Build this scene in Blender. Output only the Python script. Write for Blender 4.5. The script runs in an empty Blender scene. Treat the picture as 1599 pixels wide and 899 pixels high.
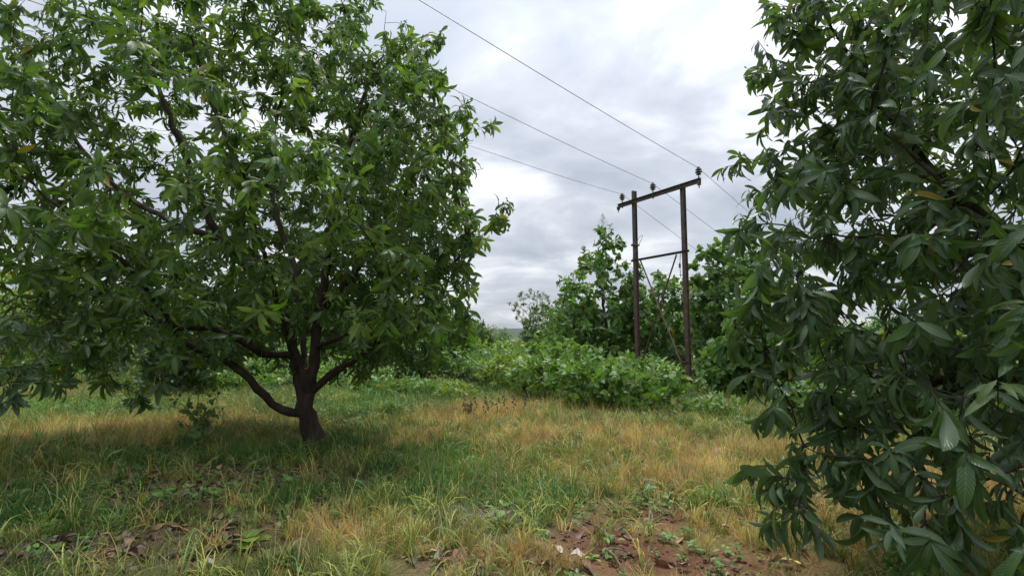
import bpy, math, random
import numpy as np
from mathutils import Vector, Matrix

random.seed(7)
RNG = np.random.default_rng(7)
scene = bpy.context.scene
COL = scene.collection
R = math.radians

# ------------------------------------------------------------------ camera
FPX = 800.0                       # focal length in photograph pixels
HORIZON = 527.0
PITCH = math.atan((HORIZON - 449.5) / FPX)
CAM = Vector((0.0, 0.0, 1.6))
cam_data = bpy.data.cameras.new("camera")
cam_data.sensor_width = 36.0
cam_data.lens = 36.0 * FPX / 1599.0
cam_data.clip_start = 0.05
cam_data.clip_end = 6000.0
cam = bpy.data.objects.new("camera", cam_data)
cam.location = CAM
cam.rotation_euler = (math.pi / 2 + PITCH, 0, 0)
COL.objects.link(cam)
scene.camera = cam

# ------------------------------------------------------------------ sky, sun, exposure
SUN_EL, SUN_AZ = R(66), R(20)     # azimuth clockwise from +Y (straight ahead)
world = bpy.data.worlds.new("World")
scene.world = world
world.use_nodes = True
wn, wl = world.node_tree.nodes, world.node_tree.links
wn.clear()
w_out = wn.new("ShaderNodeOutputWorld")
sky = wn.new("ShaderNodeTexSky")
sky.sky_type = 'NISHITA'
sky.sun_disc = False
sky.sun_elevation = SUN_EL
sky.sun_rotation = SUN_AZ
bg_sky = wn.new("ShaderNodeBackground"); bg_sky.inputs[1].default_value = 0.05
wl.new(sky.outputs[0], bg_sky.inputs[0])
tc = wn.new("ShaderNodeTexCoord")
sep = wn.new("ShaderNodeSeparateXYZ"); wl.new(tc.outputs["Generated"], sep.inputs[0])
def wmath(op, a, b=None, clamp=False):
    n = wn.new("ShaderNodeMath"); n.operation = op; n.use_clamp = clamp
    for i, v in enumerate((a, b)):
        if v is None: continue
        if isinstance(v, (int, float)): n.inputs[i].default_value = v
        else: wl.new(v, n.inputs[i])
    return n.outputs[0]
zc = wmath('MAXIMUM', sep.outputs[2], 0.0)
zd = wmath('ADD', zc, 0.22)
px_ = wmath('DIVIDE', sep.outputs[0], zd)
py_ = wmath('DIVIDE', sep.outputs[1], zd)
cmb = wn.new("ShaderNodeCombineXYZ")
wl.new(px_, cmb.inputs[0]); wl.new(py_, cmb.inputs[1])
cmb.inputs[2].default_value = 3.7
n1 = wn.new("ShaderNodeTexNoise"); n1.inputs["Scale"].default_value = 1.7
n1.inputs["Detail"].default_value = 7; n1.inputs["Roughness"].default_value = 0.52
n1.inputs["Distortion"].default_value = 0.35
wl.new(cmb.outputs[0], n1.inputs["Vector"])
cr = wn.new("ShaderNodeValToRGB")
cr.color_ramp.elements[0].position = 0.38; cr.color_ramp.elements[0].color = (0.250, 0.272, 0.312, 1)
cr.color_ramp.elements[1].position = 0.63; cr.color_ramp.elements[1].color = (0.50, 0.508, 0.525, 1)
e = cr.color_ramp.elements.new(0.50); e.color = (0.325, 0.346, 0.386, 1)
wl.new(n1.outputs[0], cr.inputs[0])
# an overcast sky is brighter overhead than at the horizon
grad = wmath('ADD', wmath('MULTIPLY', wmath('POWER', zc, 2.4), 1.75), 0.66)
vm = wn.new("ShaderNodeVectorMath"); vm.operation = 'SCALE'
wl.new(cr.outputs[0], vm.inputs[0]); wl.new(grad, vm.inputs["Scale"])
bg_cloud = wn.new("ShaderNodeBackground"); bg_cloud.inputs[1].default_value = 1.0
wl.new(vm.outputs[0], bg_cloud.inputs[0])
mixw = wn.new("ShaderNodeMixShader"); mixw.inputs[0].default_value = 0.92
wl.new(bg_sky.outputs[0], mixw.inputs[1]); wl.new(bg_cloud.outputs[0], mixw.inputs[2])
wl.new(mixw.outputs[0], w_out.inputs[0])

sun_data = bpy.data.lights.new("sun", 'SUN')
sun_data.energy = 1.5
sun_data.angle = R(18)
sun_data.color = (1.0, 0.965, 0.91)
sun = bpy.data.objects.new("sun", sun_data)
sdir = Vector((math.sin(SUN_AZ) * math.cos(SUN_EL), math.cos(SUN_AZ) * math.cos(SUN_EL), math.sin(SUN_EL)))
sun.rotation_euler = sdir.to_track_quat('Z', 'Y').to_euler()
sun.location = (0, 0, 40)
COL.objects.link(sun)

scene.view_settings.view_transform = 'Standard'
scene.view_settings.look = 'None'
scene.view_settings.exposure = 1.52
scene.view_settings.gamma = 1.0
scene.view_settings.use_curve_mapping = False
scene.render.engine = 'CYCLES'
scene.cycles.max_bounces = 6
scene.cycles.diffuse_bounces = 3
scene.cycles.glossy_bounces = 2
scene.cycles.transmission_bounces = 4
scene.cycles.transparent_max_bounces = 4

# ------------------------------------------------------------------ geometry of the view
FWD = np.array([0, math.cos(PITCH), math.sin(PITCH)])
UPV = np.array([0, -math.sin(PITCH), math.cos(PITCH)])
CAMN = np.array(CAM)
def ray(x, y):
    return FWD + np.array([1.0, 0, 0]) * (x - 799.5) / FPX + UPV * (449.5 - y) / FPX
def pix(x, y, depth):
    d = ray(x, y)
    return CAMN + d * (depth / d[1])
def project(P):
    q = P - CAMN
    f = q @ FWD
    f = np.where(f < 0.05, 0.05, f)
    return 799.5 + q[:, 0] / f * FPX, 449.5 - (q @ UPV) / f * FPX, f

def sstep(a, b, x):
    t = np.clip((x - a) / (b - a), 0, 1)
    return t * t * (3 - 2 * t)
_lat = RNG.random((64, 64))
def vnoise(x, y):
    xi = np.floor(x).astype(int); yi = np.floor(y).astype(int)
    fx = x - xi; fy = y - yi
    fx = fx * fx * (3 - 2 * fx); fy = fy * fy * (3 - 2 * fy)
    g = lambda a, b: _lat[a % 64, b % 64]
    return (g(xi, yi) * (1 - fx) + g(xi + 1, yi) * fx) * (1 - fy) + (g(xi, yi + 1) * (1 - fx) + g(xi + 1, yi + 1) * fx) * fy
def fbm(x, y, s=1.0):
    return (vnoise(x * s, y * s) + .5 * vnoise(x * s * 2.1 + 7, y * s * 2.1) + .25 * vnoise(x * s * 4.3, y * s * 4.3 + 9)) / 1.75
def height(x, y):
    x = np.asarray(x, float); y = np.asarray(y, float)
    h = (fbm(x, y, 0.45) - .5) * 0.16 + (fbm(x + 31, y, 1.7) - .5) * 0.05
    h = h - 0.6 * sstep(10, 19, y) * sstep(-1, 3.5, x)
    return h
def hz(x, y):
    return float(height(np.array([x]), np.array([y]))[0])
def gnd(x, y):
    d = ray(x, y)
    t = 1.6 / -d[2]
    for _ in range(30):
        p = CAMN + d * t
        t += (p[2] - hz(p[0], p[1])) / -d[2] * 0.7
    p = CAMN + d * t
    return np.array([p[0], p[1], hz(p[0], p[1])])

# ------------------------------------------------------------------ materials
def new_mat(name):
    m = bpy.data.materials.new(name)
    m.use_nodes = True
    nt = m.node_tree
    nt.nodes.clear()
    return m, nt.nodes, nt.links
def ramp(nodes, stops):
    r = nodes.new("ShaderNodeValToRGB")
    el = r.color_ramp.elements
    el[0].position, el[0].color = stops[0][0], (*stops[0][1], 1)
    el[1].position, el[1].color = stops[-1][0], (*stops[-1][1], 1)
    for p, c in stops[1:-1]:
        q = el.new(p); q.color = (*c, 1)
    return r
def mixc(nodes, links, fac, a, b, blend='MIX'):
    n = nodes.new("ShaderNodeMix"); n.data_type = 'RGBA'; n.blend_type = blend
    for sock, v in ((n.inputs["Factor"], fac), (n.inputs["A"], a), (n.inputs["B"], b)):
        if isinstance(v, (int, float)): sock.default_value = v
        elif isinstance(v, tuple): sock.default_value = (*v, 1) if len(v) == 3 else v
        else: links.new(v, sock)
    return n.outputs["Result"]
def mth(nodes, links, op, a, b=None, c=None, clamp=False):
    n = nodes.new("ShaderNodeMath"); n.operation = op; n.use_clamp = clamp
    for i, v in enumerate((a, b, c)):
        if v is None: continue
        if isinstance(v, (int, float)): n.inputs[i].default_value = v
        else: links.new(v, n.inputs[i])
    return n.outputs[0]

def leaf_material(name, dark, mid, young, back, rough=0.42, trans=0.32, vein=0.35, spec=0.5):
    """col attribute on the leaf: R random per leaf, G across (0.5 midrib), B along, A youth."""
    m, n, l = new_mat(name)
    out = n.new("ShaderNodeOutputMaterial")
    at = n.new("ShaderNodeAttribute"); at.attribute_name = "col"
    sp = n.new("ShaderNodeSeparateColor"); l.new(at.outputs["Color"], sp.inputs[0])
    c = ramp(n, [(0.0, dark), (0.75, mid), (0.955, tuple(min(1, v * 1.25) for v in mid)), (0.985, (0.30, 0.24, 0.045))])
    l.new(sp.outputs[0], c.inputs[0])
    base = mixc(n, l, at.outputs["Alpha"], c.outputs[0], young)
    # mottling on the blade
    geo = n.new("ShaderNodeNewGeometry")
    nz = n.new("ShaderNodeTexNoise"); nz.inputs["Scale"].default_value = 14; nz.inputs["Detail"].default_value = 3
    l.new(geo.outputs["Position"], nz.inputs["Vector"])
    base = mixc(n, l, 0.45, base, mixc(n, l, nz.outputs[0], (0.55, 0.6, 0.55), (1.45, 1.4, 1.35)), 'MULTIPLY')
    sn = n.new('ShaderNodeTexNoise'); sn.inputs['Scale'].default_value = 60; sn.inputs['Detail'].default_value = 2
    l.new(geo.outputs['Position'], sn.inputs['Vector'])
    spot = mth(n, l, 'MULTIPLY', mth(n, l, 'SUBTRACT', sn.outputs[0], 0.66, clamp=True), 7.0, clamp=True)
    base = mixc(n, l, mth(n, l, 'MULTIPLY', spot, 0.6), base, (0.10, 0.07, 0.03))
    # pale midrib
    d = mth(n, l, 'ABSOLUTE', mth(n, l, 'SUBTRACT', sp.outputs[1], 0.5))
    rib = mth(n, l, 'SUBTRACT', 1.0, mth(n, l, 'MULTIPLY', d, 14.0), clamp=True)
    base = mixc(n, l, mth(n, l, 'MULTIPLY', rib, vein), base, tuple(min(1, v * 2.2 + .05) for v in mid))
    base = mixc(n, l, mth(n, l, 'MULTIPLY', geo.outputs["Backfacing"], 0.75), base, back)
    p = n.new("ShaderNodeBsdfPrincipled")
    l.new(base, p.inputs["Base Color"])
    p.inputs["Roughness"].default_value = rough
    p.inputs["Specular IOR Level"].default_value = spec
    # side veins as fine relief
    wv = mth(n, l, 'SINE', mth(n, l, 'ADD', mth(n, l, 'MULTIPLY', sp.outputs[2], 75.0), mth(n, l, 'MULTIPLY', d, -26.0)))
    bp = n.new("ShaderNodeBump"); bp.inputs["Strength"].default_value = 0.18; bp.inputs["Distance"].default_value = 0.004
    l.new(wv, bp.inputs["Height"]); l.new(bp.outputs[0], p.inputs["Normal"])
    t = n.new("ShaderNodeBsdfTranslucent")
    l.new(mixc(n, l, 1.0, base, (1.5, 1.7, 0.5), 'MULTIPLY'), t.inputs["Color"])
    ms = n.new("ShaderNodeMixShader"); ms.inputs[0].default_value = trans
    l.new(p.outputs[0], ms.inputs[1]); l.new(t.outputs[0], ms.inputs[2])
    l.new(ms.outputs[0], out.inputs[0])
    return m

def bark_material(name, a, b, scale=9.0, bump=0.6):
    m, n, l = new_mat(name)
    out = n.new("ShaderNodeOutputMaterial")
    p = n.new("ShaderNodeBsdfPrincipled"); p.inputs["Roughness"].default_value = 0.9
    p.inputs["Specular IOR Level"].default_value = 0.2
    tcn = n.new("ShaderNodeTexCoord")
    mp = n.new("ShaderNodeMapping"); mp.inputs["Scale"].default_value = (1, 1, 0.3)
    l.new(tcn.outputs["Object"], mp.inputs[0])
    v = n.new("ShaderNodeTexVoronoi"); v.feature = 'DISTANCE_TO_EDGE'; v.inputs["Scale"].default_value = scale * 3
    nz = n.new("ShaderNodeTexNoise"); nz.inputs["Scale"].default_value = scale; nz.inputs["Detail"].default_value = 6
    nz.inputs["Roughness"].default_value = 0.65
    l.new(mp.outputs[0], v.inputs["Vector"]); l.new(mp.outputs[0], nz.inputs["Vector"])
    c = ramp(n, [(0.3, a), (0.7, b)])
    l.new(nz.outputs[0], c.inputs[0])
    n3 = n.new('ShaderNodeTexNoise'); n3.inputs['Scale'].default_value = 4.5; n3.inputs['Detail'].default_value = 5; l.new(tcn.outputs['Object'], n3.inputs['Vector'])
    pt = mth(n, l, 'MULTIPLY', mth(n, l, 'SUBTRACT', n3.outputs[0], 0.56, clamp=True), 5.0, clamp=True)
    l.new(mixc(n, l, mth(n, l, 'MULTIPLY', pt, 0.7), c.outputs[0], tuple(v * 1.9 for v in b)), p.inputs['Base Color'])
    hh = mth(n, l, 'ADD', mth(n, l, 'MINIMUM', v.outputs["Distance"], 0.12), mth(n, l, 'MULTIPLY', nz.outputs[0], 0.2))
    bp = n.new("ShaderNodeBump"); bp.inputs["Strength"].default_value = bump; bp.inputs["Distance"].default_value = 0.05
    l.new(hh, bp.inputs["Height"]); l.new(bp.outputs[0], p.inputs["Normal"])
    l.new(p.outputs[0], out.inputs[0])
    return m

def tint_material(name, trans=0.25, rough=0.6, var=0.5):
    """scattered ground plants: colour from the plant's own tint, varied blade by blade."""
    m, n, l = new_mat(name)
    out = n.new("ShaderNodeOutputMaterial")
    ti = n.new("ShaderNodeAttribute"); ti.attribute_type = 'INSTANCER'; ti.attribute_name = "tint"
    at = n.new("ShaderNodeAttribute"); at.attribute_name = "col"
    sp = n.new("ShaderNodeSeparateColor"); l.new(at.outputs["Color"], sp.inputs[0])
    k = ramp(n, [(0.0, (0.6, 0.62, 0.6)), (0.6, (1.0, 1.0, 1.0)), (1.0, (1.5, 1.3, 1.0))])
    l.new(sp.outputs[0], k.inputs[0])
    base = mixc(n, l, 1.0, ti.outputs["Color"], k.outputs[0], 'MULTIPLY')
    p = n.new("ShaderNodeBsdfPrincipled"); p.inputs["Roughness"].default_value = rough
    p.inputs["Specular IOR Level"].default_value = 0.25
    l.new(base, p.inputs["Base Color"])
    t = n.new("ShaderNodeBsdfTranslucent"); l.new(mixc(n, l, 1.0, base, (1.2, 1.25, 0.7), 'MULTIPLY'), t.inputs["Color"])
    ms = n.new("ShaderNodeMixShader"); ms.inputs[0].default_value = trans
    l.new(p.outputs[0], ms.inputs[1]); l.new(t.outputs[0], ms.inputs[2])
    l.new(ms.outputs[0], out.inputs[0])
    return m

def plain_material(name, a, b, scale=8, rough=0.8, metal=0.0, bump=0.1, spec=0.4):
    m, n, l = new_mat(name)
    out = n.new("ShaderNodeOutputMaterial")
    p = n.new("ShaderNodeBsdfPrincipled"); p.inputs["Roughness"].default_value = rough
    p.inputs["Metallic"].default_value = metal; p.inputs["Specular IOR Level"].default_value = spec
    geo = n.new("ShaderNodeNewGeometry")
    nz = n.new("ShaderNodeTexNoise"); nz.inputs["Scale"].default_value = scale; nz.inputs["Detail"].default_value = 6
    l.new(geo.outputs["Position"], nz.inputs["Vector"])
    c = ramp(n, [(0.32, a), (0.68, b)])
    l.new(nz.outputs[0], c.inputs[0]); l.new(c.outputs[0], p.inputs["Base Color"])
    bp = n.new("ShaderNodeBump"); bp.inputs["Strength"].default_value = bump; bp.inputs["Distance"].default_value = 0.01
    l.new(nz.outputs[0], bp.inputs["Height"]); l.new(bp.outputs[0], p.inputs["Normal"])
    l.new(p.outputs[0], out.inputs[0])
    return m

M_MANGO = leaf_material("mango_leaf", (0.036, 0.078, 0.020), (0.082, 0.150, 0.036), (0.17, 0.25, 0.06), (0.088, 0.130, 0.050), trans=0.38, spec=0.36)
M_MANGO_DARK = leaf_material("mango_leaf_deep", (0.032, 0.068, 0.026), (0.070, 0.128, 0.046), (0.15, 0.22, 0.07), (0.080, 0.118, 0.060), rough=0.32)
M_TEAK = leaf_material("broad_leaf", (0.042, 0.100, 0.024), (0.085, 0.168, 0.036), (0.15, 0.24, 0.06), (0.09, 0.14, 0.065), rough=0.55)
M_SHRUB = leaf_material("shrub_leaf", (0.050, 0.118, 0.020), (0.108, 0.212, 0.034), (0.21, 0.29, 0.075), (0.12, 0.18, 0.08), rough=0.55)
M_FINE = leaf_material("fine_leaf", (0.036, 0.080, 0.030), (0.070, 0.130, 0.046), (0.11, 0.17, 0.06), (0.09, 0.13, 0.07), rough=0.6)
M_GREY = leaf_material("greyish_leaf", (0.060, 0.082, 0.052), (0.105, 0.130, 0.085), (0.15, 0.16, 0.10), (0.12, 0.14, 0.10), rough=0.6)
M_YELLOW = leaf_material("yellow_green_leaf", (0.090, 0.158, 0.022), (0.180, 0.262, 0.042), (0.26, 0.31, 0.06), (0.16, 0.21, 0.07), rough=0.55, trans=0.35)
M_WEED = leaf_material("weed_leaf", (0.070, 0.150, 0.030), (0.115, 0.225, 0.050), (0.17, 0.28, 0.07), (0.12, 0.2, 0.08), rough=0.6)
M_BARK = bark_material("mango_bark", (0.014, 0.010, 0.008), (0.056, 0.040, 0.030))
M_BARK2 = bark_material("pale_bark", (0.05, 0.038, 0.028), (0.13, 0.105, 0.08), 6)
M_STEM = plain_material("green_stem", (0.07, 0.11, 0.04), (0.13, 0.15, 0.06))
M_GRASS = tint_material("grass_blade")
M_LITTER = tint_material("leaf_litter", trans=0.05, rough=0.7)
M_GROUND_CRUMB = tint_material("soil_crumb", trans=0.0, rough=0.95)

# ------------------------------------------------------------------ mesh helpers
def mesh_from(name, verts, faces, mat, colors=None, smooth=True):
    """verts (n,3); faces: (m,k) array or a list of index lists"""
    me = bpy.data.meshes.new(name)
    verts = np.asarray(verts, np.float32)
    if isinstance(faces, np.ndarray):
        m, k = faces.shape
        me.vertices.add(len(verts)); me.vertices.foreach_set("co", verts.ravel())
        me.loops.add(m * k); me.loops.foreach_set("vertex_index", faces.astype(np.int32).ravel())
        me.polygons.add(m)
        me.polygons.foreach_set("loop_start", np.arange(0, m * k, k, dtype=np.int32))
        me.polygons.foreach_set("loop_total", np.full(m, k, np.int32))
        me.update(calc_edges=True)
    else:
        me.from_pydata([tuple(v) for v in verts], [], faces)
        me.update()
    if smooth:
        me.polygons.foreach_set("use_smooth", np.ones(len(me.polygons), bool))
    if colors is not None:
        a = me.attributes.new("col", 'FLOAT_COLOR', 'POINT')
        a.data.foreach_set("color", np.asarray(colors, np.float32).ravel())
    if mat is not None: me.materials.append(mat)
    return me
def link(name, data, parent=None):
    o = bpy.data.objects.new(name, data)
    COL.objects.link(o)
    if parent is not None: o.parent = parent
    return o
def tag(o, label=None, cat=None, group=None, kind=None):
    if label: o["label"] = label
    if cat: o["category"] = cat
    if group: o["group"] = group
    if kind: o["kind"] = kind
    return o
def empty(name, loc, label, cat, group=None):
    o = link(name, None); o.location = tuple(loc); o.empty_display_size = 0.3
    return tag(o, label, cat, group)

class Tubes:
    """collects tubes, boxes and lathes for ONE mesh"""
    def __init__(s): s.v = []; s.f = []
    def tube(s, pts, rad, k=6, cap=True):
        pts = [np.asarray(p, float) for p in pts]
        base = len(s.v)
        n = len(pts)
        t = pts[1] - pts[0]; t /= np.linalg.norm(t) + 1e-9
        u = np.cross(t, [0, 0, 1.0]);
        if np.linalg.norm(u) < 0.1: u = np.cross(t, [1.0, 0, 0])
        u /= np.linalg.norm(u)
        for i in range(n):
            a, b = pts[max(i - 1, 0)], pts[min(i + 1, n - 1)]
            t = b - a; t /= np.linalg.norm(t) + 1e-9
            u = u - t * (u @ t); u /= np.linalg.norm(u) + 1e-9
            w = np.cross(t, u)
            for j in range(k):
                an = 2 * math.pi * j / k
                s.v.append(pts[i] + (u * math.cos(an) + w * math.sin(an)) * rad[i])
        for i in range(n - 1):
            for j in range(k):
                a = base + i * k + j; b = base + i * k + (j + 1) % k
                s.f.append((a, b, b + k, a + k))
        if cap:
            s.f.append(tuple(base + j for j in range(k))[::-1])
            s.f.append(tuple(base + (n - 1) * k + j for j in range(k)))
    def extrude(s, prof, a, b, side):
        """prof: closed 2-D outline (side, other); swept from a to b"""
        a = np.asarray(a, float); b = np.asarray(b, float)
        t = b - a; t /= np.linalg.norm(t)
        u = np.asarray(side, float); u = u - t * (u @ t); u /= np.linalg.norm(u)
        w = np.cross(t, u)
        base = len(s.v); k = len(prof)
        for c in (a, b):
            for (p, q) in prof: s.v.append(c + u * p + w * q)
        for j in range(k):
            jj = (j + 1) % k
            s.f.append((base + j, base + jj, base + k + jj, base + k + j))
        s.f.append(tuple(base + j for j in range(k))[::-1]); s.f.append(tuple(base + k + j for j in range(k)))
    def lathe(s, prof, o, axis=(0, 0, 1), k=14):
        o = np.asarray(o, float); t = np.asarray(axis, float); t /= np.linalg.norm(t)
        s.tube([o + t * z for r, z in prof], [max(r, 0.001) for r, z in prof], k)
    def mesh(s, name, mat, smooth=False):
        return mesh_from(name, np.array(s.v), s.f, mat, None, smooth)

# ------------------------------------------------------------------ leaves
def profile(kind, s):
    if kind == 'mango':
        w = np.where(s < 0.10, 0.07, np.sin(np.pi * np.clip((s - 0.06) / 0.94, 0, 1) ** 0.85) ** 0.75)
    elif kind == 'broad':
        w = np.where(s < 0.08, 0.06, np.sin(np.pi * np.clip((s - 0.05) / 0.95, 0, 1) ** 0.75) ** 0.65)
    else:
        w = np.sin(np.pi * np.clip(s * .96 + .02, 0, 1)) ** 0.8
    return np.maximum(w, 0.015)
def leaf_template(kind, st, droop, fold, wave, twist, rng):
    s = np.linspace(0, 1, st)
    th = -droop * s ** 1.3
    y = np.concatenate([[0], np.cumsum(np.cos(th[:-1]) / (st - 1))])
    z = np.concatenate([[0], np.cumsum(np.sin(th[:-1]) / (st - 1))])
    side = np.cumsum(rng.normal(0, .012, st)); side -= side[0]
    w = profile(kind, s) * 0.5
    V = []; C = []
    ph = rng.random() * 6
    for i in range(st):
        tw = twist * s[i]
        for q, sg in ((0, -1), (1, 0), (2, 1)):
            lift = fold * w[i] * abs(sg) + wave * math.sin(ph + s[i] * 9 + sg * 1.3) * abs(sg) * w[i]
            a = sg * w[i] * math.cos(tw)
            b = lift * 0.26 + sg * w[i] * math.sin(tw) * 0.26
            # the normal tilts with the droop
            V.append((a + side[i], y[i] - math.sin(th[i]) * b, z[i] + math.cos(th[i]) * b))
            C.append((0.5 + 0.5 * sg, s[i]))
    F = []
    for i in range(st - 1):
        for q in (0, 1):
            a = i * 3 + q
            F.append((a, a + 1, a + 4, a + 3))
    return np.array(V), np.array(C), np.array(F)
def template_set(kind, st, n, droop=(0.4, 1.7), fold=0.5, wave=0.25, twist=0.5, seed=1):
    rng = np.random.default_rng(seed)
    T = [leaf_template(kind, st, rng.uniform(*droop), fold * rng.uniform(.4, 1.3), wave * rng.uniform(.2, 1.4), rng.uniform(-twist, twist), rng) for _ in range(n)]
    return dict(V=np.array([t[0] for t in T]), C=np.array([t[1] for t in T]), F=T[0][2], n=n, cache={}, kind=kind)
TS_MANGO_NEAR = template_set('mango', 7, 14, seed=3)
TS_MANGO = template_set('mango', 6, 14, seed=4)
TS_BROAD = template_set('broad', 5, 10, droop=(0.2, 1.1), fold=0.35, seed=5)
TS_OVAL = template_set('oval', 4, 8, droop=(0.1, 0.9), fold=0.4, seed=6)
TS_WEED = template_set('broad', 6, 8, droop=(0.2, 0.9), fold=0.3, wave=.5, seed=8)

def norm(a):
    return a / (np.linalg.norm(a, axis=-1, keepdims=True) + 1e-9)
class Leaves:
    def __init__(s): s.p = []; s.d = []; s.n = []; s.l = []; s.w = []; s.y = []
    def add(s, p, d, n, l, w, y=0.0):
        s.p.append(p); s.d.append(d); s.n.append(n); s.l.append(l); s.w.append(w); s.y.append(y)
    def arrays(s):
        d = norm(np.array(s.d, float)); n = np.array(s.n, float)
        n = norm(n - d * (n * d).sum(1, keepdims=True))
        return np.array(s.p, float), d, n, np.array(s.l, float), np.array(s.w, float), np.array(s.y, float)

def build_foliage(root, leaves, ts, mat, rng, individuals=300, min_px=11.0, name='leaf'):
    """the leaves that show largest become parts of their own, the rest one part"""
    p, d, n, L, W, Y = leaves.arrays()
    N = len(p)
    ti = rng.integers(0, ts['n'], N)
    rnd = np.clip(rng.normal(0.5, 0.22, N), 0, 1)
    lat = np.cross(d, n)
    org = np.array(root.location)
    ctr = p + d * (L[:, None] * 0.5)
    px, py, f = project(ctr)
    size = L / f * FPX
    chosen = np.zeros(N, bool)
    if individuals:
        inside = (px > 2) & (px < 1597) & (py > 2) & (py < 897) & (size > min_px)
        order = np.argsort(f)
        zb = {}
        for i in order:
            if not inside[i]: continue
            key = (int(px[i] // 9), int(py[i] // 9))
            if key in zb and f[i] > zb[key] + 0.1: inside[i] = False
            zb.setdefault(key, f[i])
        view = norm(ctr - CAMN)
        score = np.where(inside, size * (0.35 + np.abs((view * n).sum(1))), -1)
        best = np.argsort(-score)[:individuals]
        best = best[score[best] > 0]
        chosen[best] = True
        for i in best:
            t = int(ti[i]); b = int(rnd[i] * 3.99)
            yb = 1 if Y[i] > 0.5 else 0
            key = (t, b, yb, mat.name)
            if key not in ts['cache']:
                C = np.zeros((len(ts['V'][t]), 4)); C[:, 0] = (b + .5) / 4; C[:, 1:3] = ts['C'][t]; C[:, 3] = 0.75 if yb else 0.08
                ts['cache'][key] = mesh_from(name, ts['V'][t], ts['F'], mat, C)
            o = link(name, ts['cache'][key], root)
            B = Matrix(((lat[i, 0] * W[i], d[i, 0] * L[i], n[i, 0] * L[i], p[i, 0] - org[0]),
                        (lat[i, 1] * W[i], d[i, 1] * L[i], n[i, 1] * L[i], p[i, 1] - org[1]),
                        (lat[i, 2] * W[i], d[i, 2] * L[i], n[i, 2] * L[i], p[i, 2] - org[2]), (0, 0, 0, 1)))
            o.matrix_basis = B
    k = np.where(~chosen)[0]
    if len(k):
        V = ts['V'][ti[k]]
        X = (V[:, :, 0:1] * W[k][:, None, None]) * lat[k][:, None, :] + (V[:, :, 1:2] * L[k][:, None, None]) * d[k][:, None, :] \
            + (V[:, :, 2:3] * L[k][:, None, None]) * n[k][:, None, :] + (p[k] - org)[:, None, :]
        nv = V.shape[1]
        C = np.zeros((len(k), nv, 4)); C[:, :, 0] = rnd[k][:, None]; C[:, :, 1:3] = ts['C'][ti[k]]; C[:, :, 3] = Y[k][:, None]
        F = (ts['F'][None] + (np.arange(len(k)) * nv)[:, None, None]).reshape(-1, 4)
        o = link('foliage', mesh_from('foliage', X.reshape(-1, 3), F, mat, C.reshape(-1, 4)), root)
        o["kind"] = "stuff"
    return int(chosen.sum()), N

# ------------------------------------------------------------------ trees
def colonize(P, par, attr, step, di, dk, iters, bias=(0, 0, 0.0), rng=None):
    P = [np.asarray(p, float) for p in P]; par = list(par)
    A = np.asarray(attr, float)
    nd = np.full(len(A), 1e9); ni = np.zeros(len(A), int)
    def upd(start):
        nonlocal nd, ni
        Q = np.array(P[start:])
        D = np.linalg.norm(A[:, None] - Q[None], axis=2)
        m = D.argmin(1); dm = D[np.arange(len(A)), m]
        better = dm < nd
        nd = np.where(better, dm, nd); ni = np.where(better, m + start, ni)
    upd(0)
    nch = {}
    for _ in range(iters):
        act = nd < di
        if not act.any(): break
        idx = ni[act]
        v = norm(A[act] - np.array([P[i] for i in idx]))
        start = len(P)
        for i in np.unique(idx):
            if nch.get(i, 0) >= 3: continue
            s = v[idx == i].sum(0)
            s = s / (np.linalg.norm(s) + 1e-9) + np.asarray(bias) + rng.normal(0, .16, 3)
            s /= np.linalg.norm(s) + 1e-9
            P.append(P[i] + s * step); par.append(int(i)); nch[i] = nch.get(i, 0) + 1
        if len(P) == start: break
        upd(start)
        keep = nd > dk
        A = A[keep]; nd = nd[keep]; ni = ni[keep]
        if not len(A): break
    return np.array(P), np.array(par)

def limb_nodes(limbs, step):
    """hand-laid limbs -> nodes. limb: dict(pts, r0, r1, on=(limb index))"""
    P = []; par = []; rad = []; lid = []
    for li, lb in enumerate(limbs):
        pts = [np.asarray(q, float) for q in lb['pts']]
        # smooth resample
        dense = []
        for i in range(len(pts) - 1):
            a0 = pts[max(i - 1, 0)]; a, b = pts[i], pts[i + 1]; b1 = pts[min(i + 2, len(pts) - 1)]
            m = max(2, int(np.linalg.norm(b - a) / step) + 1)
            for t in np.linspace(0, 1, m, endpoint=False):
                dense.append(0.5 * ((2 * a) + (-a0 + b) * t + (2 * a0 - 5 * a + 4 * b - b1) * t * t + (-a0 + 3 * a - 3 * b + b1) * t ** 3))
        dense.append(pts[-1])
        if lb.get('on') is None: prev = -1; rest = dense
        else:
            cand = [i for i in range(len(P)) if lid[i] == lb['on']]
            prev = min(cand, key=lambda i: np.linalg.norm(P[i] - dense[0])); rest = dense[1:]
        for k, q in enumerate(rest):
            u = k / max(1, len(rest) - 1)
            q = q + np.sin(np.array([1.3, 2.1, 1.7]) * len(P) * 2.3 + li) * lb['r0'] * .16 * min(1, k / 3)
            P.append(q); par.append(prev); prev = len(P) - 1
            rad.append((1 + .07 * math.sin(len(P) * 1.9)) * lb['r0'] * (1 - u) ** 0.8 + lb['r1'] * (1 - (1 - u) ** 0.8)); lid.append(li)
    return P, par, rad, lid

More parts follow.
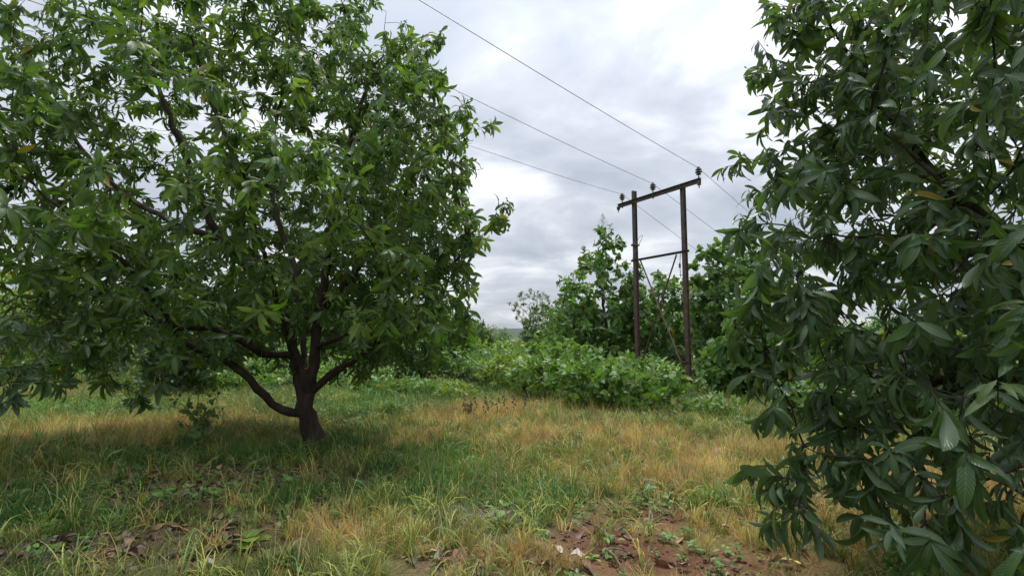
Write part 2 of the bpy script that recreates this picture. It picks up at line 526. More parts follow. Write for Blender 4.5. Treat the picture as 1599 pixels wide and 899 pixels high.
def skeleton_meshes(root, P, par, rad, lid, names, mat, thin=0.0):
    N = len(P)
    ch = [[] for _ in range(N)]
    for i in range(N):
        if par[i] >= 0: ch[par[i]].append(i)
    T = {}
    org = np.array(root.location)
    def chain(start, prev):
        st = [(start, prev)]
        while st:
            i, pv = st.pop()
            pts = []; rr = []
            if pv >= 0: pts.append(P[pv] - org); rr.append(min(rad[pv] * .9, rad[i] * 1.15))
            cur = i
            while True:
                pts.append(P[cur] - org); rr.append(rad[cur])
                if not ch[cur]: break
                c = sorted(ch[cur], key=lambda q: (-(lid[q] == lid[cur]) * 1.0, -rad[q]))
                for q in c[1:]: st.append((q, cur))
                if lid[c[0]] != lid[cur]:
                    st.append((c[0], cur)); break
                cur = c[0]
            if len(pts) >= 2:
                m = max(rr)
                k = 10 if m > .09 else 7 if m > .03 else 5 if m > .012 else 3
                T.setdefault(lid[i], Tubes()).tube(pts, rr, k, cap=m > .02)
    for i in range(N):
        if par[i] < 0: chain(i, -1)
    for li, tb in T.items():
        link(names[li], tb.mesh(names[li], mat, True), root)

def tree_radii(P, par, hand, tip=0.0035, ex=2.25):
    N = len(P); acc = np.zeros(N); has = np.zeros(N, bool)
    for i in range(N - 1, -1, -1):   # children always come after parents
        r = (acc[i]) ** (1 / ex) if has[i] else tip
        if i < len(hand): r = max(min(r, hand[i] * 1.0), hand[i])
        acc[i] = r
        if par[i] >= 0:
            v = r ** ex
            # accumulate in the pipe-model sum
            acc[par[i]] += v; has[par[i]] = True
    return acc

def rosette(lv, p, t, rng, n, L, wid, grav=0.35, spread=(0.45, 1.4), young=0.0):
    reach = rng.uniform(.35, 1.05); L = L * rng.uniform(.8, 1.12); grav = grav * rng.uniform(.5, 1.5)
    t = t / (np.linalg.norm(t) + 1e-9)
    a = np.cross(t, [0.3, 0.2, 1.0]); a /= np.linalg.norm(a) + 1e-9
    b = np.cross(t, a)
    ph = rng.random() * 6.3
    for k in range(n):
        az = ph + k * 2.4 + rng.normal(0, .25)
        el = rng.uniform(*spread)
        rd = a * math.cos(az) + b * math.sin(az)
        d = t * math.cos(el) + rd * math.sin(el)
        d = d + np.array([0, 0, -1]) * grav * rng.uniform(.4, 1.5)
        d /= np.linalg.norm(d) + 1e-9
        nn = t * math.sin(el) - rd * math.cos(el) + np.array([0, 0, .6]) + rng.normal(0, .22, 3)
        l = L * rng.uniform(.5, 1.2)
        lv.add(p - t * (k / n) ** 1.2 * L * reach + d * .004, d, nn, l, l * wid * rng.uniform(.8, 1.2), min(1, young * rng.uniform(.3, 1.2)))

def shell_points(c, r, n, rng, inner=0.45, keep=None):
    out = []
    while len(out) < n:
        q = rng.normal(0, 1, 3); q /= np.linalg.norm(q)
        q = q * rng.uniform(inner ** 3, 1) ** (1 / 3)
        p = np.asarray(c) + q * np.asarray(r)
        if keep is None or rng.random() < keep(p, q): out.append(p)
    return np.array(out)

def grow_tree(root, limbs, attr, rng, step, di, dk, iters, bark, ts, leafmat, leaf_len, leaf_wid, per_ros=12,
              side=0.5, twig=0.16, individuals=300, grav=0.35, young=0.06, min_px=11.0, tip=0.0035, part='branch', thick=0.0, bias=(0, 0, .05)):
    P0, par0, hand, lid0 = limb_nodes(limbs, step)
    P, par = colonize(P0, par0, attr, step, di, dk, iters, bias, rng)
    lid = list(lid0)
    for i in range(len(P0), len(P)): lid.append(lid[par[i]] if lid[par[i]] != 0 else 0)
    rad = list(tree_radii(P, par, hand, tip))
    P = list(P); par = list(par)
    nch = np.zeros(len(P), int)
    for q in par:
        if q >= 0: nch[q] += 1
    lv = Leaves()
    cen = np.mean(attr, 0)
    base_n = len(P)
    for i in range(base_n):
        if par[i] < 0: continue
        t = P[i] - P[par[i]]; t = t / (np.linalg.norm(t) + 1e-9)
        yng = 0.9 if rng.random() < young else 0.0
        if nch[i] == 0:
            rosette(lv, P[i] + t * .02, t, rng, int(per_ros * rng.uniform(.7, 1.3)), leaf_len, leaf_wid, grav, young=yng)
        elif rad[i] < max(.022, thick) and rng.random() < side:
            o = P[i] - cen; o = o / (np.linalg.norm(o) + 1e-9)
            q = rng.normal(0, 1, 3) + o * .7 + np.array([0, 0, .25]); q /= np.linalg.norm(q)
            ln = twig * rng.uniform(.5, 1.5)
            e = P[i] + q * ln
            P.append(e); par.append(i); rad.append(tip * .8); lid.append(lid[i])
            rosette(lv, e, q, rng, int(per_ros * rng.uniform(.5, 1.1)), leaf_len, leaf_wid, grav, young=yng)
    names = ['trunk'] + [part] * (len(limbs) - 1)
    skeleton_meshes(root, P, par, rad, lid, names, bark)
    got = build_foliage(root, lv, ts, leafmat, rng, individuals, min_px)
    return got, len(P)

# ================================================================== GROUND
# where the grass is green, where it is dry, where the soil is bare and where dead leaves lie
def patch(x, y, px, py, rx, ry):
    g = gnd(px, py)
    return np.exp(-(((x - g[0]) / rx) ** 2 + ((y - g[1]) / ry) ** 2))
def zones(x, y):
    dry = np.zeros_like(x); green = np.zeros_like(x); bare = np.zeros_like(x); lit = np.zeros_like(x)
    for a in ((210, 668, 1.9, .7), (60, 690, 1.2, .5), (330, 660, 1.3, .6), (740, 645, 1.7, 1.5), (830, 690, 1.0, .9), (660, 690, .8, .6), (980, 690, 1.3, 1.0), (1080, 740, 1.0, .9),
              (1200, 720, 1.8, 1.2), (1340, 790, 1.5, .9), (1500, 760, 1.5, 1.0), (560, 835, .6, .35), (900, 640, 1.8, 1.2), (1000, 885, .6, .35), (1180, 880, .8, .4), (850, 880, .7, .35)):
        dry = np.maximum(dry, patch(x, y, *a))
    for a in ((640, 735, 1.2, .8), (560, 780, 1.2, .5), (840, 785, .55, .6), (720, 760, .7, .5), (100, 640, 3.0, 1.2), (560, 640, 1.6, 1.0), (430, 720, 1.4, .7), (60, 790, 1.3, .9), (650, 620, 2.5, 1.4), (1040, 800, .35, .3),
              (950, 640, 1.2, .7), (1150, 790, .5, .4), (300, 720, 1.8, .5)):
        green = np.maximum(green, patch(x, y, *a))
    for a in ((965, 850, .42, .7), (1080, 880, .55, .35), (1010, 800, .4, .3), (1000, 870, .5, .5)):
        bare = np.maximum(bare, patch(x, y, *a))
    for a in ((200, 770, 2.0, .8), (300, 840, .9, .6), (120, 860, 1.0, .5), (480, 790, .8, .4), (370, 740, 1.6, .6), (760, 805, .4, .3), (880, 885, .35, .2), (780, 870, .6, .3)):
        lit = np.maximum(lit, patch(x, y, *a))
    w = (fbm(x, y, 1.3) - .5)
    dry = dry - 1.0 * sstep(13, 18, y) ; bare = bare * (y < 9)
    return np.clip(dry + w * .9, 0, 1), np.clip(green + w * -.9, 0, 1), np.clip(bare * 1.25 + (fbm(x + 5, y, 2.7) - .5) * .95, 0, 1), np.clip(lit + (fbm(x, y + 8, 2.2) - .5) * .8, 0, 1)

def axis(parts):
    out = [parts[0][0]]
    for a, b, s in parts:
        n = max(1, int(round((b - a) / s)))
        out += list(np.linspace(a, b, n + 1)[1:])
    return np.array(out)
gx = axis([(-3000, -400, 400), (-400, -40, 40), (-40, -9, 1.2), (-9, 7, .12), (7, 40, 1.2), (40, 400, 40), (400, 3000, 400)])
gy = axis([(-400, -10, 40), (-10, 1, .8), (1, 14, .12), (14, 40, .8), (40, 400, 30), (400, 4000, 300)])
GX, GY = np.meshgrid(gx, gy)
GZ = height(GX, GY) + (fbm(GX, GY, 9.0) - .5) * 0.05 * (np.hypot(GX, GY) < 16)
far = np.hypot(GX, GY)
GZ = np.where(far > 60, -0.9 + 0.4 * (fbm(GX, GY, 0.01) - .5), GZ)
nx, ny = len(gx), len(gy)
ii = np.arange(nx * ny).reshape(ny, nx)
GF = np.stack([ii[:-1, :-1], ii[:-1, 1:], ii[1:, 1:], ii[1:, :-1]], -1).reshape(-1, 4)
zd_, zg_, zb_, zl_ = zones(GX.ravel(), GY.ravel())
gcol = np.stack([zd_, zb_, zl_, zg_], 1)
m, n, l = new_mat("ground_soil")
out = n.new("ShaderNodeOutputMaterial")
p = n.new("ShaderNodeBsdfPrincipled"); p.inputs["Roughness"].default_value = 0.95; p.inputs["Specular IOR Level"].default_value = 0.1
at = n.new("ShaderNodeAttribute"); at.attribute_name = "col"
sp = n.new("ShaderNodeSeparateColor"); l.new(at.outputs["Color"], sp.inputs[0])
geo = n.new("ShaderNodeNewGeometry")
na = n.new("ShaderNodeTexNoise"); na.inputs["Scale"].default_value = 6; na.inputs["Detail"].default_value = 8; na.inputs["Roughness"].default_value = .7
nb = n.new("ShaderNodeTexNoise"); nb.inputs["Scale"].default_value = 45; nb.inputs["Detail"].default_value = 5
l.new(geo.outputs["Position"], na.inputs["Vector"]); l.new(geo.outputs["Position"], nb.inputs["Vector"])
soil = ramp(n, [(0.3, (0.062, 0.029, 0.018)), (0.7, (0.150, 0.074, 0.044))]); l.new(na.outputs[0], soil.inputs[0])
litc = ramp(n, [(0.3, (0.050, 0.032, 0.022)), (0.55, (0.105, 0.072, 0.050)), (0.75, (0.19, 0.135, 0.10))]); l.new(nb.outputs[0], litc.inputs[0])
mossy = ramp(n, [(0.35, (0.050, 0.066, 0.020)), (0.7, (0.130, 0.140, 0.045))]); l.new(nb.outputs[0], mossy.inputs[0])
straw = ramp(n, [(0.3, (0.150, 0.085, 0.038)), (0.7, (0.300, 0.195, 0.090))]); l.new(nb.outputs[0], straw.inputs[0])
c0 = mixc(n, l, sp.outputs[0], mossy.outputs[0], straw.outputs[0])
c1 = mixc(n, l, sp.outputs[2], c0, litc.outputs[0])
c2 = mixc(n, l, sp.outputs[1], c1, soil.outputs[0])
l.new(c2, p.inputs["Base Color"])
bp = n.new("ShaderNodeBump"); bp.inputs["Strength"].default_value = .7; bp.inputs["Distance"].default_value = .03
l.new(mth(n, l, 'ADD', na.outputs[0], nb.outputs[0]), bp.inputs["Height"]); l.new(bp.outputs[0], p.inputs["Normal"])
l.new(p.outputs[0], out.inputs[0])
M_GROUND = m
ground = link("ground", mesh_from("ground", np.stack([GX.ravel(), GY.ravel(), GZ.ravel()], 1), GF, M_GROUND, gcol))
tag(ground, "grassy orchard floor of red soil with dry and green patches", "ground", kind="structure")

# far ridge on the horizon
hv = []; hf = []
for i, X in enumerate(np.linspace(-1800, 1800, 121)):
    hgt = 26 + 26 * float(fbm(np.array([X]), np.array([3.0]), 0.004)[0])
    for (dy, zz) in ((-300, -3), (-80, hgt * .55), (0, hgt), (300, -3)):
        hv.append((X, 2200 + dy, zz))
    if i:
        b = (i - 1) * 4
        for k in range(3): hf.append((b + k, b + 4 + k, b + 5 + k, b + 1 + k))
M_HILL = plain_material("hill_woods", (0.03, 0.045, 0.034), (0.045, 0.062, 0.048), 0.05, 0.95)
tag(link("hills", mesh_from("hills", np.array(hv), hf, M_HILL)), "low wooded ridge far off on the horizon", "hills", kind="structure")

# ================================================================== POWER LINE STRUCTURE
def rust_material():
    m, n, l = new_mat("rusty_steel")
    out = n.new("ShaderNodeOutputMaterial")
    p = n.new("ShaderNodeBsdfPrincipled"); p.inputs["Roughness"].default_value = 0.75; p.inputs["Specular IOR Level"].default_value = .3
    geo = n.new("ShaderNodeNewGeometry")
    spz = n.new("ShaderNodeSeparateXYZ"); l.new(geo.outputs["Position"], spz.inputs[0])
    nz = n.new("ShaderNodeTexNoise"); nz.inputs["Scale"].default_value = 5; nz.inputs["Detail"].default_value = 7; nz.inputs["Roughness"].default_value = .7
    l.new(geo.outputs["Position"], nz.inputs["Vector"])
    grey = ramp(n, [(.35, (0.045, 0.036, 0.029)), (.7, (0.120, 0.100, 0.082))]); l.new(nz.outputs[0], grey.inputs[0])
    red = ramp(n, [(.3, (0.052, 0.032, 0.024)), (.55, (0.100, 0.058, 0.043)), (.75, (0.165, 0.115, 0.092))]); l.new(nz.outputs[0], red.inputs[0])
    # the lower half of the poles carries the old red paint and more rust
    k = n.new("ShaderNodeMapRange"); k.inputs[1].default_value = 3.2; k.inputs[2].default_value = 5.4
    l.new(mth(n, l, 'ADD', spz.outputs[2], mth(n, l, 'MULTIPLY', nz.outputs[0], 1.2)), k.inputs[0])
    l.new(mixc(n, l, k.outputs[0], red.outputs[0], grey.outputs[0]), p.inputs["Base Color"])
    bp = n.new("ShaderNodeBump"); bp.inputs["Strength"].default_value = .3; bp.inputs["Distance"].default_value = .01
    l.new(nz.outputs[0], bp.inputs["Height"]); l.new(bp.outputs[0], p.inputs["Normal"])
    l.new(p.outputs[0], out.inputs[0])
    return m
M_RUST = rust_material()
M_PORC = plain_material("brown_porcelain", (0.030, 0.020, 0.016), (0.060, 0.040, 0.030), 20, 0.25, spec=.6)
M_WIRE = plain_material("aluminium_conductor", (0.24, 0.24, 0.24), (0.32, 0.32, 0.31), 3, 0.5, 0.6)

DR, DL = 19.0, 21.2
PR = pix(1066, 293, DR); PL = pix(990.5, 316, DL)
zarm = (PR[2] + PL[2]) / 2
PRb = np.array([PR[0], DR, hz(PR[0], DR) - .3]); PLb = np.array([PL[0], DL, hz(PL[0], DL) - .3])
adir = np.array([PR[0] - PL[0], DR - DL, 0]); adir /= np.linalg.norm(adir)
perp = np.array([adir[1], -adir[0], 0])          # towards the near side of the line
if perp[1] > 0: perp = -perp
mid = (PRb + PLb) / 2
tower = empty("power_pole_structure", (mid[0], mid[1], hz(mid[0], mid[1])), "rusty twin-pole steel power line structure rising behind the bushes", "power pole")
TO = np.array(tower.location)
def add(name, tb, mat=M_RUST, parent=tower, smooth=False):
    return link(name, tb.mesh(name, mat, smooth), parent)
def hbeam(w, h, t):
    return [(-w, -h), (w, -h), (w, -h + t), (t / 2, -h + t), (t / 2, h - t), (w, h - t), (w, h), (-w, h), (-w, h - t), (-t / 2, h - t), (-t / 2, -h + t), (-w, -h + t)]
def chan(w, h, t):
    return [(-w, -h), (w, -h), (w, -h + t), (-w + t, -h + t), (-w + t, h - t), (w, h - t), (w, h), (-w, h)]
up = np.array([0, 0, 1.0])
for (b, ztop) in ((PRb, zarm + .14), (PLb, zarm + .50)):
    tb = Tubes()
    tb.extrude(hbeam(.066, .088, .020), b - TO, np.array([b[0], b[1], ztop]) - TO, adir)
    o = add("pole", tb)
A0 = np.array([PL[0], DL, zarm]) - adir * .85 + perp * .17
A1 = np.array([PR[0], DR, zarm]) + adir * .95 + perp * .17
tb = Tubes(); tb.extrude(chan(.045, .088, .014), A0 - TO, A1 - TO, perp)
arm = add("crossarm", tb)
for s in (A0 + adir * .06, A1 - adir * .06):
    tb = Tubes(); tb.extrude([(-.05, -.05), (.05, -.05), (.05, .05), (-.05, .05)], s - up * .17 - TO, s - up * .02 - TO, adir)
    tb.lathe([(.022, 0), (.022, .10)], s - up * .27 - TO)
    add("end_bracket", tb, parent=tower)
for b in (PR, PL):
    tb = Tubes(); c = np.array([b[0], b[1], zarm]) + perp * .12
    for q in (-.07, .07):
        tb.lathe([(.016, 0), (.016, .16)], c + adir * q - TO - perp * .02, perp, 6)
    add("bolt", tb)
INS = []
for u in (0.07, .475, 0.985):
    c = A0 * (1 - u) + A1 * u + up * .10
    tb = Tubes(); tb.lathe([(.020, -.25), (.020, .02), (.03, .02), (.03, .05), (.018, .06), (.018, .16)], c - TO, k=8)
    tb.lathe([(.034, 0), (.034, .035)], c - up * .22 - TO, k=6)
    ins = add("insulator", tb)
    tb = Tubes(); tb.lathe([(.03, .10), (.085, .12), (.10, .135), (.06, .17), (.06, .19), (.125, .205), (.13, .22), (.07, .26), (.065, .28), (.115, .30), (.115, .315), (.06, .345), (.045, .36), (.06, .375), (.06, .40), (.01, .41)], c - TO, k=18)
    link("porcelain_shed", tb.mesh("porcelain_shed", M_PORC, True), ins)
    INS.append(c + up * .37)
zt = float(pix(1066, 397, DR)[2]); zt2 = float(pix(990, 404, DL)[2]); zt = (zt + zt2) / 2
L3 = lambda b, z, off=0.0, pr=.12: np.array([b[0], b[1], z]) + adir * off + perp * pr
ang = [(-.035, -.035), (.035, -.035), (.035, -.025), (-.025, -.025), (-.025, .035), (-.035, .035)]
tb = Tubes(); tb.extrude([(a * 1.15, b * 1.15) for a, b in ang], L3(PL, zt, -.18) - TO, L3(PR, zt, .28) - TO, perp); add("tie_bar", tb)
zl = float(pix(1066, 566, DR)[2])
tb = Tubes(); tb.extrude([(a * 1.1, b * 1.1) for a, b in ang], L3(PL, zl, -.1) - TO, L3(PR, zl, .1) - TO, perp); add("tie_bar", tb)
tb = Tubes(); tb.extrude(ang, L3(PL, zt - .05, .40, .16) - TO, L3(PR, zl + .05, -.25, .16) - TO, perp); add("brace", tb)
tb = Tubes(); tb.extrude(ang, L3(PR, zt - .05, -.36, .07) - TO, L3(PL, zl + .05, .30, .07) - TO, perp); add("brace", tb)
zc_ = float(pix(990, 383, DL)[2])
tb = Tubes()
tb.extrude([(-.115, -.135), (.115, -.135), (.115, .135), (-.115, .135)], L3(PL, zc_, 0, 0) - TO - up * .03, L3(PL, zc_, 0, 0) - TO + up * .03, adir)
tb.lathe([(.05, 0), (.05, .2)], L3(PL, zc_ + .02, -.1, .1) - TO, adir, 8)
add("clamp", tb)
c = L3(PL, zc_, .1, .1)
tb = Tubes(); loop = [c, c + adir * .25 + up * .28, c + adir * .42 + up * .33, c + adir * .40 + up * .22, c + adir * .1 - up * .15, c - adir * .12 - up * .45, c - adir * .2 - up * .62]
tb.tube([q - TO for q in loop], [.010] * len(loop), 5); add("stay_wire_loop", tb, M_WIRE)
c = L3(PR, zt, -.12, .1)
tb = Tubes(); tb.tube([c - TO, c - adir * .05 - up * .5 - TO, c - adir * .02 - up * .95 - TO], [.012] * 3, 5)
tb.lathe([(.03, 0), (.05, .04), (.03, .08), (.05, .12), (.03, .16)], c - adir * .05 - up * .58 - TO)
add("guy_fitting", tb)
# conductors
for k, (pi, near_px, Dn, far_px, Df, lab) in enumerate((
        (2, (655, 0), 9.5, (1145, 310), 22.0, "topmost power line wire running from the right-hand insulator to the top edge"),
        (1, (690, 130), 12.4, (1110, 355), 24.2, "middle power line wire running from the central insulator into the left tree"),
        (0, (780, 243), 16.6, (1060, 370), 24.6, "lowest power line wire running from the left-hand insulator into the left tree"))):
    a = INS[pi]; q = pix(*near_px, Dn); f = pix(*far_px, Df)
    pts = []
    d1 = q - a
    for t in np.linspace(4.2, 0, 30):
        sag = -0.10 * t * (2.2 - t) if t <= 1 else 0
        e_ = a + d1 * t
        e_[2] = a[2] + d1[2] * t + (0.03 * t * (t - 1) * 6 if t < 1 else 0) - (max(0, t - 1) * d1[2] * .8)
        pts.append(e_)
    d2 = f - a
    for t in np.linspace(0, 9, 24)[1:]:
        e_ = a + d2 * t
        e_[2] = a[2] + d2[2] * min(t, 1.5) + (0 if t < 1.5 else (t - 1.5) * d2[2] * .15)
        pts.append(e_)
    w_ = empty_loc = None
    tb = Tubes(); tb.tube(pts, [.0095] * len(pts), 5)
    o = link("power_line_wire", tb.mesh("power_line_wire", M_WIRE, True))
    tag(o, lab, "wire", "conductors of the power line")

# ================================================================== MANGO TREES
def px_limb(pts, r0, r1, on=None):
    return dict(pts=[pix(*q) for q in pts], r0=r0, r1=r1, on=on)
rng = np.random.default_rng(11)
g0 = gnd(487, 700); D0 = g0[1]
tree = empty("mango_tree", (g0[0], g0[1], g0[2]), "large spreading mango tree with low forked dark trunk on the left", "tree", "mango trees")
e = D0 - 7.3
limbs = [
    dict(pts=[g0 - up * .25 + np.array([.07, 0, 0]), g0 + np.array([.05, 0, .02]), pix(484, 665, D0), pix(477, 635, D0), pix(474, 606, D0), pix(476, 580, D0)], r0=.168, r1=.085),
    px_limb([(476, 640, D0), (470, 606, D0), (462, 570, D0), (455, 530, D0), (440, 485, D0 - .1), (398, 430, D0 - .4), (345, 375, D0 - .8), (308, 290, D0 - 1.2), (272, 200, D0 - 1.5), (228, 90, D0 - 1.6)], .088, .016, 0),
    px_limb([(480, 640, D0), (483, 606, D0), (490, 570, D0 - .05), (496, 500, D0 - .1), (508, 430, D0 - .1), (520, 350, D0 - .2), (540, 260, D0 - .2), (562, 170, D0 - .1), (588, 95, D0 + .1)], .084, .015, 0),
    px_limb([(485, 612, D0), (520, 582, D0), (560, 555, D0 - .1), (600, 515, D0 - .2), (645, 465, D0 - .4), (690, 430, D0 - .5), (735, 380, D0 - .6)], .062, .014, 0),
    px_limb([(474, 645, D0), (452, 643, D0 - .1), (425, 630, D0 - .2), (390, 592, D0 - .4), (352, 562, D0 - .6), (305, 545, D0 - .8), (262, 508, D0 - 1.0), (195, 470, D0 - 1.2), (110, 440, D0 - 1.3)], .064, .014, 0),
    px_limb([(458, 552, D0), (412, 553, D0 - .3), (372, 530, D0 - .7), (325, 511, D0 - 1.1), (277, 512, D0 - 1.4), (255, 485, D0 - 1.6), (212, 430, D0 - 1.9), (150, 365, D0 - 2.2), (60, 300, D0 - 2.4)], .048, .012, 1),
    px_limb([(455, 530, D0), (466, 480, D0 + .2), (458, 410, D0 + .4), (432, 340, D0 + .6), (420, 250, D0 + .8), (440, 150, D0 + .9), (450, 60, D0 + .9)], .055, .014, 1),
    px_limb([(440, 485, D0 - .1), (415, 435, D0 + .2), (396, 385, D0 + .2), (394, 330, D0 + .1), (370, 250, D0 - .1), (330, 160, D0 - .3), (300, 60, D0 - .4)], .060, .014, 1),
    px_limb([(497, 490, D0 - .1), (530, 455, D0 + .2), (572, 400, D0 + .5), (622, 330, D0 + .8), (660, 230, D0 + 1.0)], .060, .014, 2),
    px_limb([(480, 606, D0), (474, 540, D0 + .5), (482, 470, D0 + 1.2), (500, 400, D0 + 2.0), (520, 330, D0 + 2.6)], .05, .014, 0),
    px_limb([(470, 590, D0), (440, 500, D0 - .7), (420, 420, D0 - 1.5), (395, 350, D0 - 2.2), (380, 270, D0 - 2.8)], .042, .012, 0),
    px_limb([(497, 540, D0 - .1), (545, 520, D0 - .5), (575, 495, D0 - 1.0), (600, 470, D0 - 1.6), (610, 430, D0 - 2.1)], .036, .011, 2),
    px_limb([(345, 375, D0 - .8), (270, 345, D0 - .7), (190, 300, D0 - .5), (110, 210, D0 - .3), (40, 110, D0)], .045, .012, 1),
]
CL = np.array([-4.15, D0 - .2, 3.95])
def keepL(p, q):
    if p[2] < 1.55 + 0.25 * math.sin(p[0] * 2.1 + p[1]) : return 0
    rr = np.linalg.norm(q)
    k = 1.0
    if q[1] < -.15 and abs(q[0] + .1) < .85 and q[2] < .8: k = .05      # open towards the viewer
    if q[0] < .2 and q[2] > -.1 and q[2] < .7 and abs(q[1]) < .6: k *= .5
    return k
attrL = shell_points(CL, (3.6, 3.35, 3.4), 3800, rng, .5, keepL)
lobes = [((640, 95, D0), .45, 40), ((715, 215, D0 - .2), .5, 50), ((725, 345, D0 - .4), .55, 70), ((680, 440, D0 - .6), .5, 50), ((490, 300, D0 - 2.9), .5, 30), ((200, 375, D0 - 3.0), .5, 22),
         ((600, 480, D0 - 1.9), .5, 26), ((400, 470, D0 - 2.2), .35, 12), ((560, 565, D0 - 1.5), .25, 6), ((330, 400, D0 - 2.6), .4, 12), ((100, 380, D0 - 2.8), .5, 24), ((380, 215, D0 - 2.9), .4, 18), ((455, 25, D0 - .5), .6, 40), ((650, 505, D0 - .8), .5, 40), ((710, 490, D0 - .3), .45, 34), ((600, 520, D0 + .6), .5, 34), ((670, 540, D0 - .4), .35, 18), ((300, 500, D0 - 1.3), .5, 34), ((215, 520, D0 - 1.5), .5, 34), ((340, 540, D0 - .9), .35, 16),
         ((120, 500, D0 - 1.2), .6, 40), ((260, 440, D0 - 1.8), .5, 30), ((390, 520, D0 + .8), .5, 24), ((60, 440, D0 - 1.5), .6, 40), ((540, 540, D0 + 1.4), .45, 22), ((150, 555, D0 - .6), .5, 26), ((40, 60, D0 - 1.0), .7, 60), ((120, 20, D0 - .6), .7, 60), ((10, 160, D0 - 1.2), .7, 50), ((30, 250, D0 - 1.0), .7, 40)]
for (q, r_, n_) in lobes:
    attrL = np.vstack([attrL, pix(*q) + rng.normal(0, .5, (n_, 3)) * r_])
got = grow_tree(tree, limbs, attrL, rng, .16, 1.15, .23, 60, M_BARK, TS_MANGO, M_MANGO, .225, .245, per_ros=13, side=.85, twig=.15, grav=.75, individuals=300, young=.13)
print("left mango", got)

rng = np.random.default_rng(21)
bx_, by_ = 4.45, 3.75
rt = empty("mango_tree", (bx_, by_, hz(bx_, by_)), "nearest mango tree filling the right edge with long glossy leaves", "tree", "mango trees")
CR = np.array([4.22, 3.35, 2.75])
limbs = [
    dict(pts=[(bx_, by_, -.2), (bx_, by_, .5), (bx_ - .05, by_, 1.0), (bx_, by_ - .05, 1.5)], r0=.18, r1=.13),
    dict(pts=[(bx_, by_, 1.0), (3.9, 3.5, 1.6), (3.3, 3.2, 2.1), (2.7, 3.1, 2.5)], r0=.07, r1=.014, on=0),
    dict(pts=[(bx_, by_, 1.2), (4.0, 3.9, 2.0), (3.4, 4.0, 2.9), (2.8, 3.9, 3.6)], r0=.07, r1=.014, on=0),
    dict(pts=[(bx_, by_, .9), (3.8, 3.2, 1.15), (3.2, 2.7, 1.25), (2.6, 2.3, 1.1)], r0=.055, r1=.012, on=0),
    dict(pts=[(bx_, by_, 1.4), (4.3, 3.4, 2.4), (4.0, 3.0, 3.5), (3.6, 2.7, 4.3)], r0=.07, r1=.014, on=0),
    dict(pts=[(bx_, by_, 1.1), (3.9, 3.8, 1.3), (3.2, 3.8, 1.3), (2.5, 3.6, 1.1), (1.9, 3.5, .85)], r0=.05, r1=.010, on=0),
    dict(pts=[(bx_, by_, 1.3), (4.8, 4.3, 2.2), (5.0, 4.8, 3.2)], r0=.06, r1=.014, on=0),
    dict(pts=[(bx_, by_, 1.1), (3.9, 3.2, 1.7), (3.4, 2.6, 2.0), (2.95, 2.15, 1.95)], r0=.045, r1=.010, on=0),
]
def keepR(p, q):
    if p[2] < .62: return 0
    if p[2] < 1.0 and p[0] > 2.6 and p[1] > 2.6: return .3
    if p[0] > 5.2: return .4
    return 1
attrR = shell_points(CR, (2.25, 2.25, 2.35), 1900, rng, .35, keepR)
for (q, r_, n_) in [((1210, 745, 3.3), .42, 26), ((1290, 730, 3.3), .4, 24), ((1380, 730, 3.0), .42, 24), ((1230, 640, 3.3), .4, 24), ((1440, 745, 2.5), .34, 18), ((1530, 800, 2.2), .36, 16), ((1560, 640, 2.4), .36, 14),
                     ((1420, 470, 2.7), .34, 12), ((1210, 250, 3.9), .5, 30), ((1230, 110, 3.9), .5, 34), ((1290, 30, 3.9), .5, 34), ((1190, 420, 3.7), .5, 40), ((1160, 500, 3.6), .34, 20), ((1560, 90, 2.6), .5, 22), ((1300, 560, 3.0), .5, 34), ((1190, 180, 3.8), .35, 26), ((1205, 90, 3.8), .4, 30), ((1185, 310, 3.7), .35, 26), ((1240, 20, 3.8), .45, 30), ((1235, 180, 3.6), .45, 30), ((1350, 640, 3.4), .6, 50), ((1450, 640, 3.0), .6, 50), ((1540, 720, 2.8), .6, 40), ((1430, 560, 3.4), .6, 50), ((1540, 540, 2.6), .55, 34), ((1400, 690, 3.2), .5, 36)]:
    attrR = np.vstack([attrR, pix(q[0] + 48, q[1], q[2]) + rng.normal(0, .5, (n_, 3)) * r_])
got = grow_tree(rt, limbs, attrR, rng, .13, 1.0, .19, 60, M_BARK, TS_MANGO_NEAR, M_MANGO_DARK, .20, .235, per_ros=11, side=.9, twig=.13, grav=1.0, individuals=300, young=.04)
print("right mango", got)

rng = np.random.default_rng(31)
lx, ly = -6.7, 4.9
lt = empty("mango_tree", (lx, ly, hz(lx, ly)), "mango tree cut off by the left edge, its dark leaves drooping low", "tree", "mango trees")
limbs = [
    dict(pts=[(lx, ly, -.2), (lx, ly, .5), (lx, ly, 1.0), (lx + .05, ly, 1.4)], r0=.15, r1=.11),
    dict(pts=[(lx, ly, 1.0), (-6.0, 4.8, 1.6), (-5.3, 4.8, 1.9), (-4.8, 4.8, 1.7)], r0=.055, r1=.012, on=0),
    dict(pts=[(lx, ly, 1.2), (-6.3, 4.9, 2.2), (-5.8, 4.9, 3.0)], r0=.055, r1=.012, on=0),
    dict(pts=[(lx, ly, 1.2), (-7.2, 5.2, 2.2), (-7.6, 5.4, 3.0)], r0=.055, r1=.012, on=0),
    dict(pts=[(lx, ly, .9), (-6.1, 4.7, 1.1), (-5.4, 4.7, 1.25), (-4.9, 4.7, 1.15)], r0=.045, r1=.012, on=0),
]
attrT = shell_points((-7.0, 4.9, 2.3), (1.55, 1.6, 1.45), 380, rng, .4, lambda p, q: 1.0 if p[2] > .95 else 0)
for (q, r_, n_) in [((30, 560, 5.0), .45, 26), ((15, 600, 5.0), .3, 14), ((60, 540, 5.0), .4, 18), ((5, 590, 5.2), .4, 16)]:
    attrT = np.vstack([attrT, pix(*q) + rng.normal(0, .5, (n_, 3)) * r_])
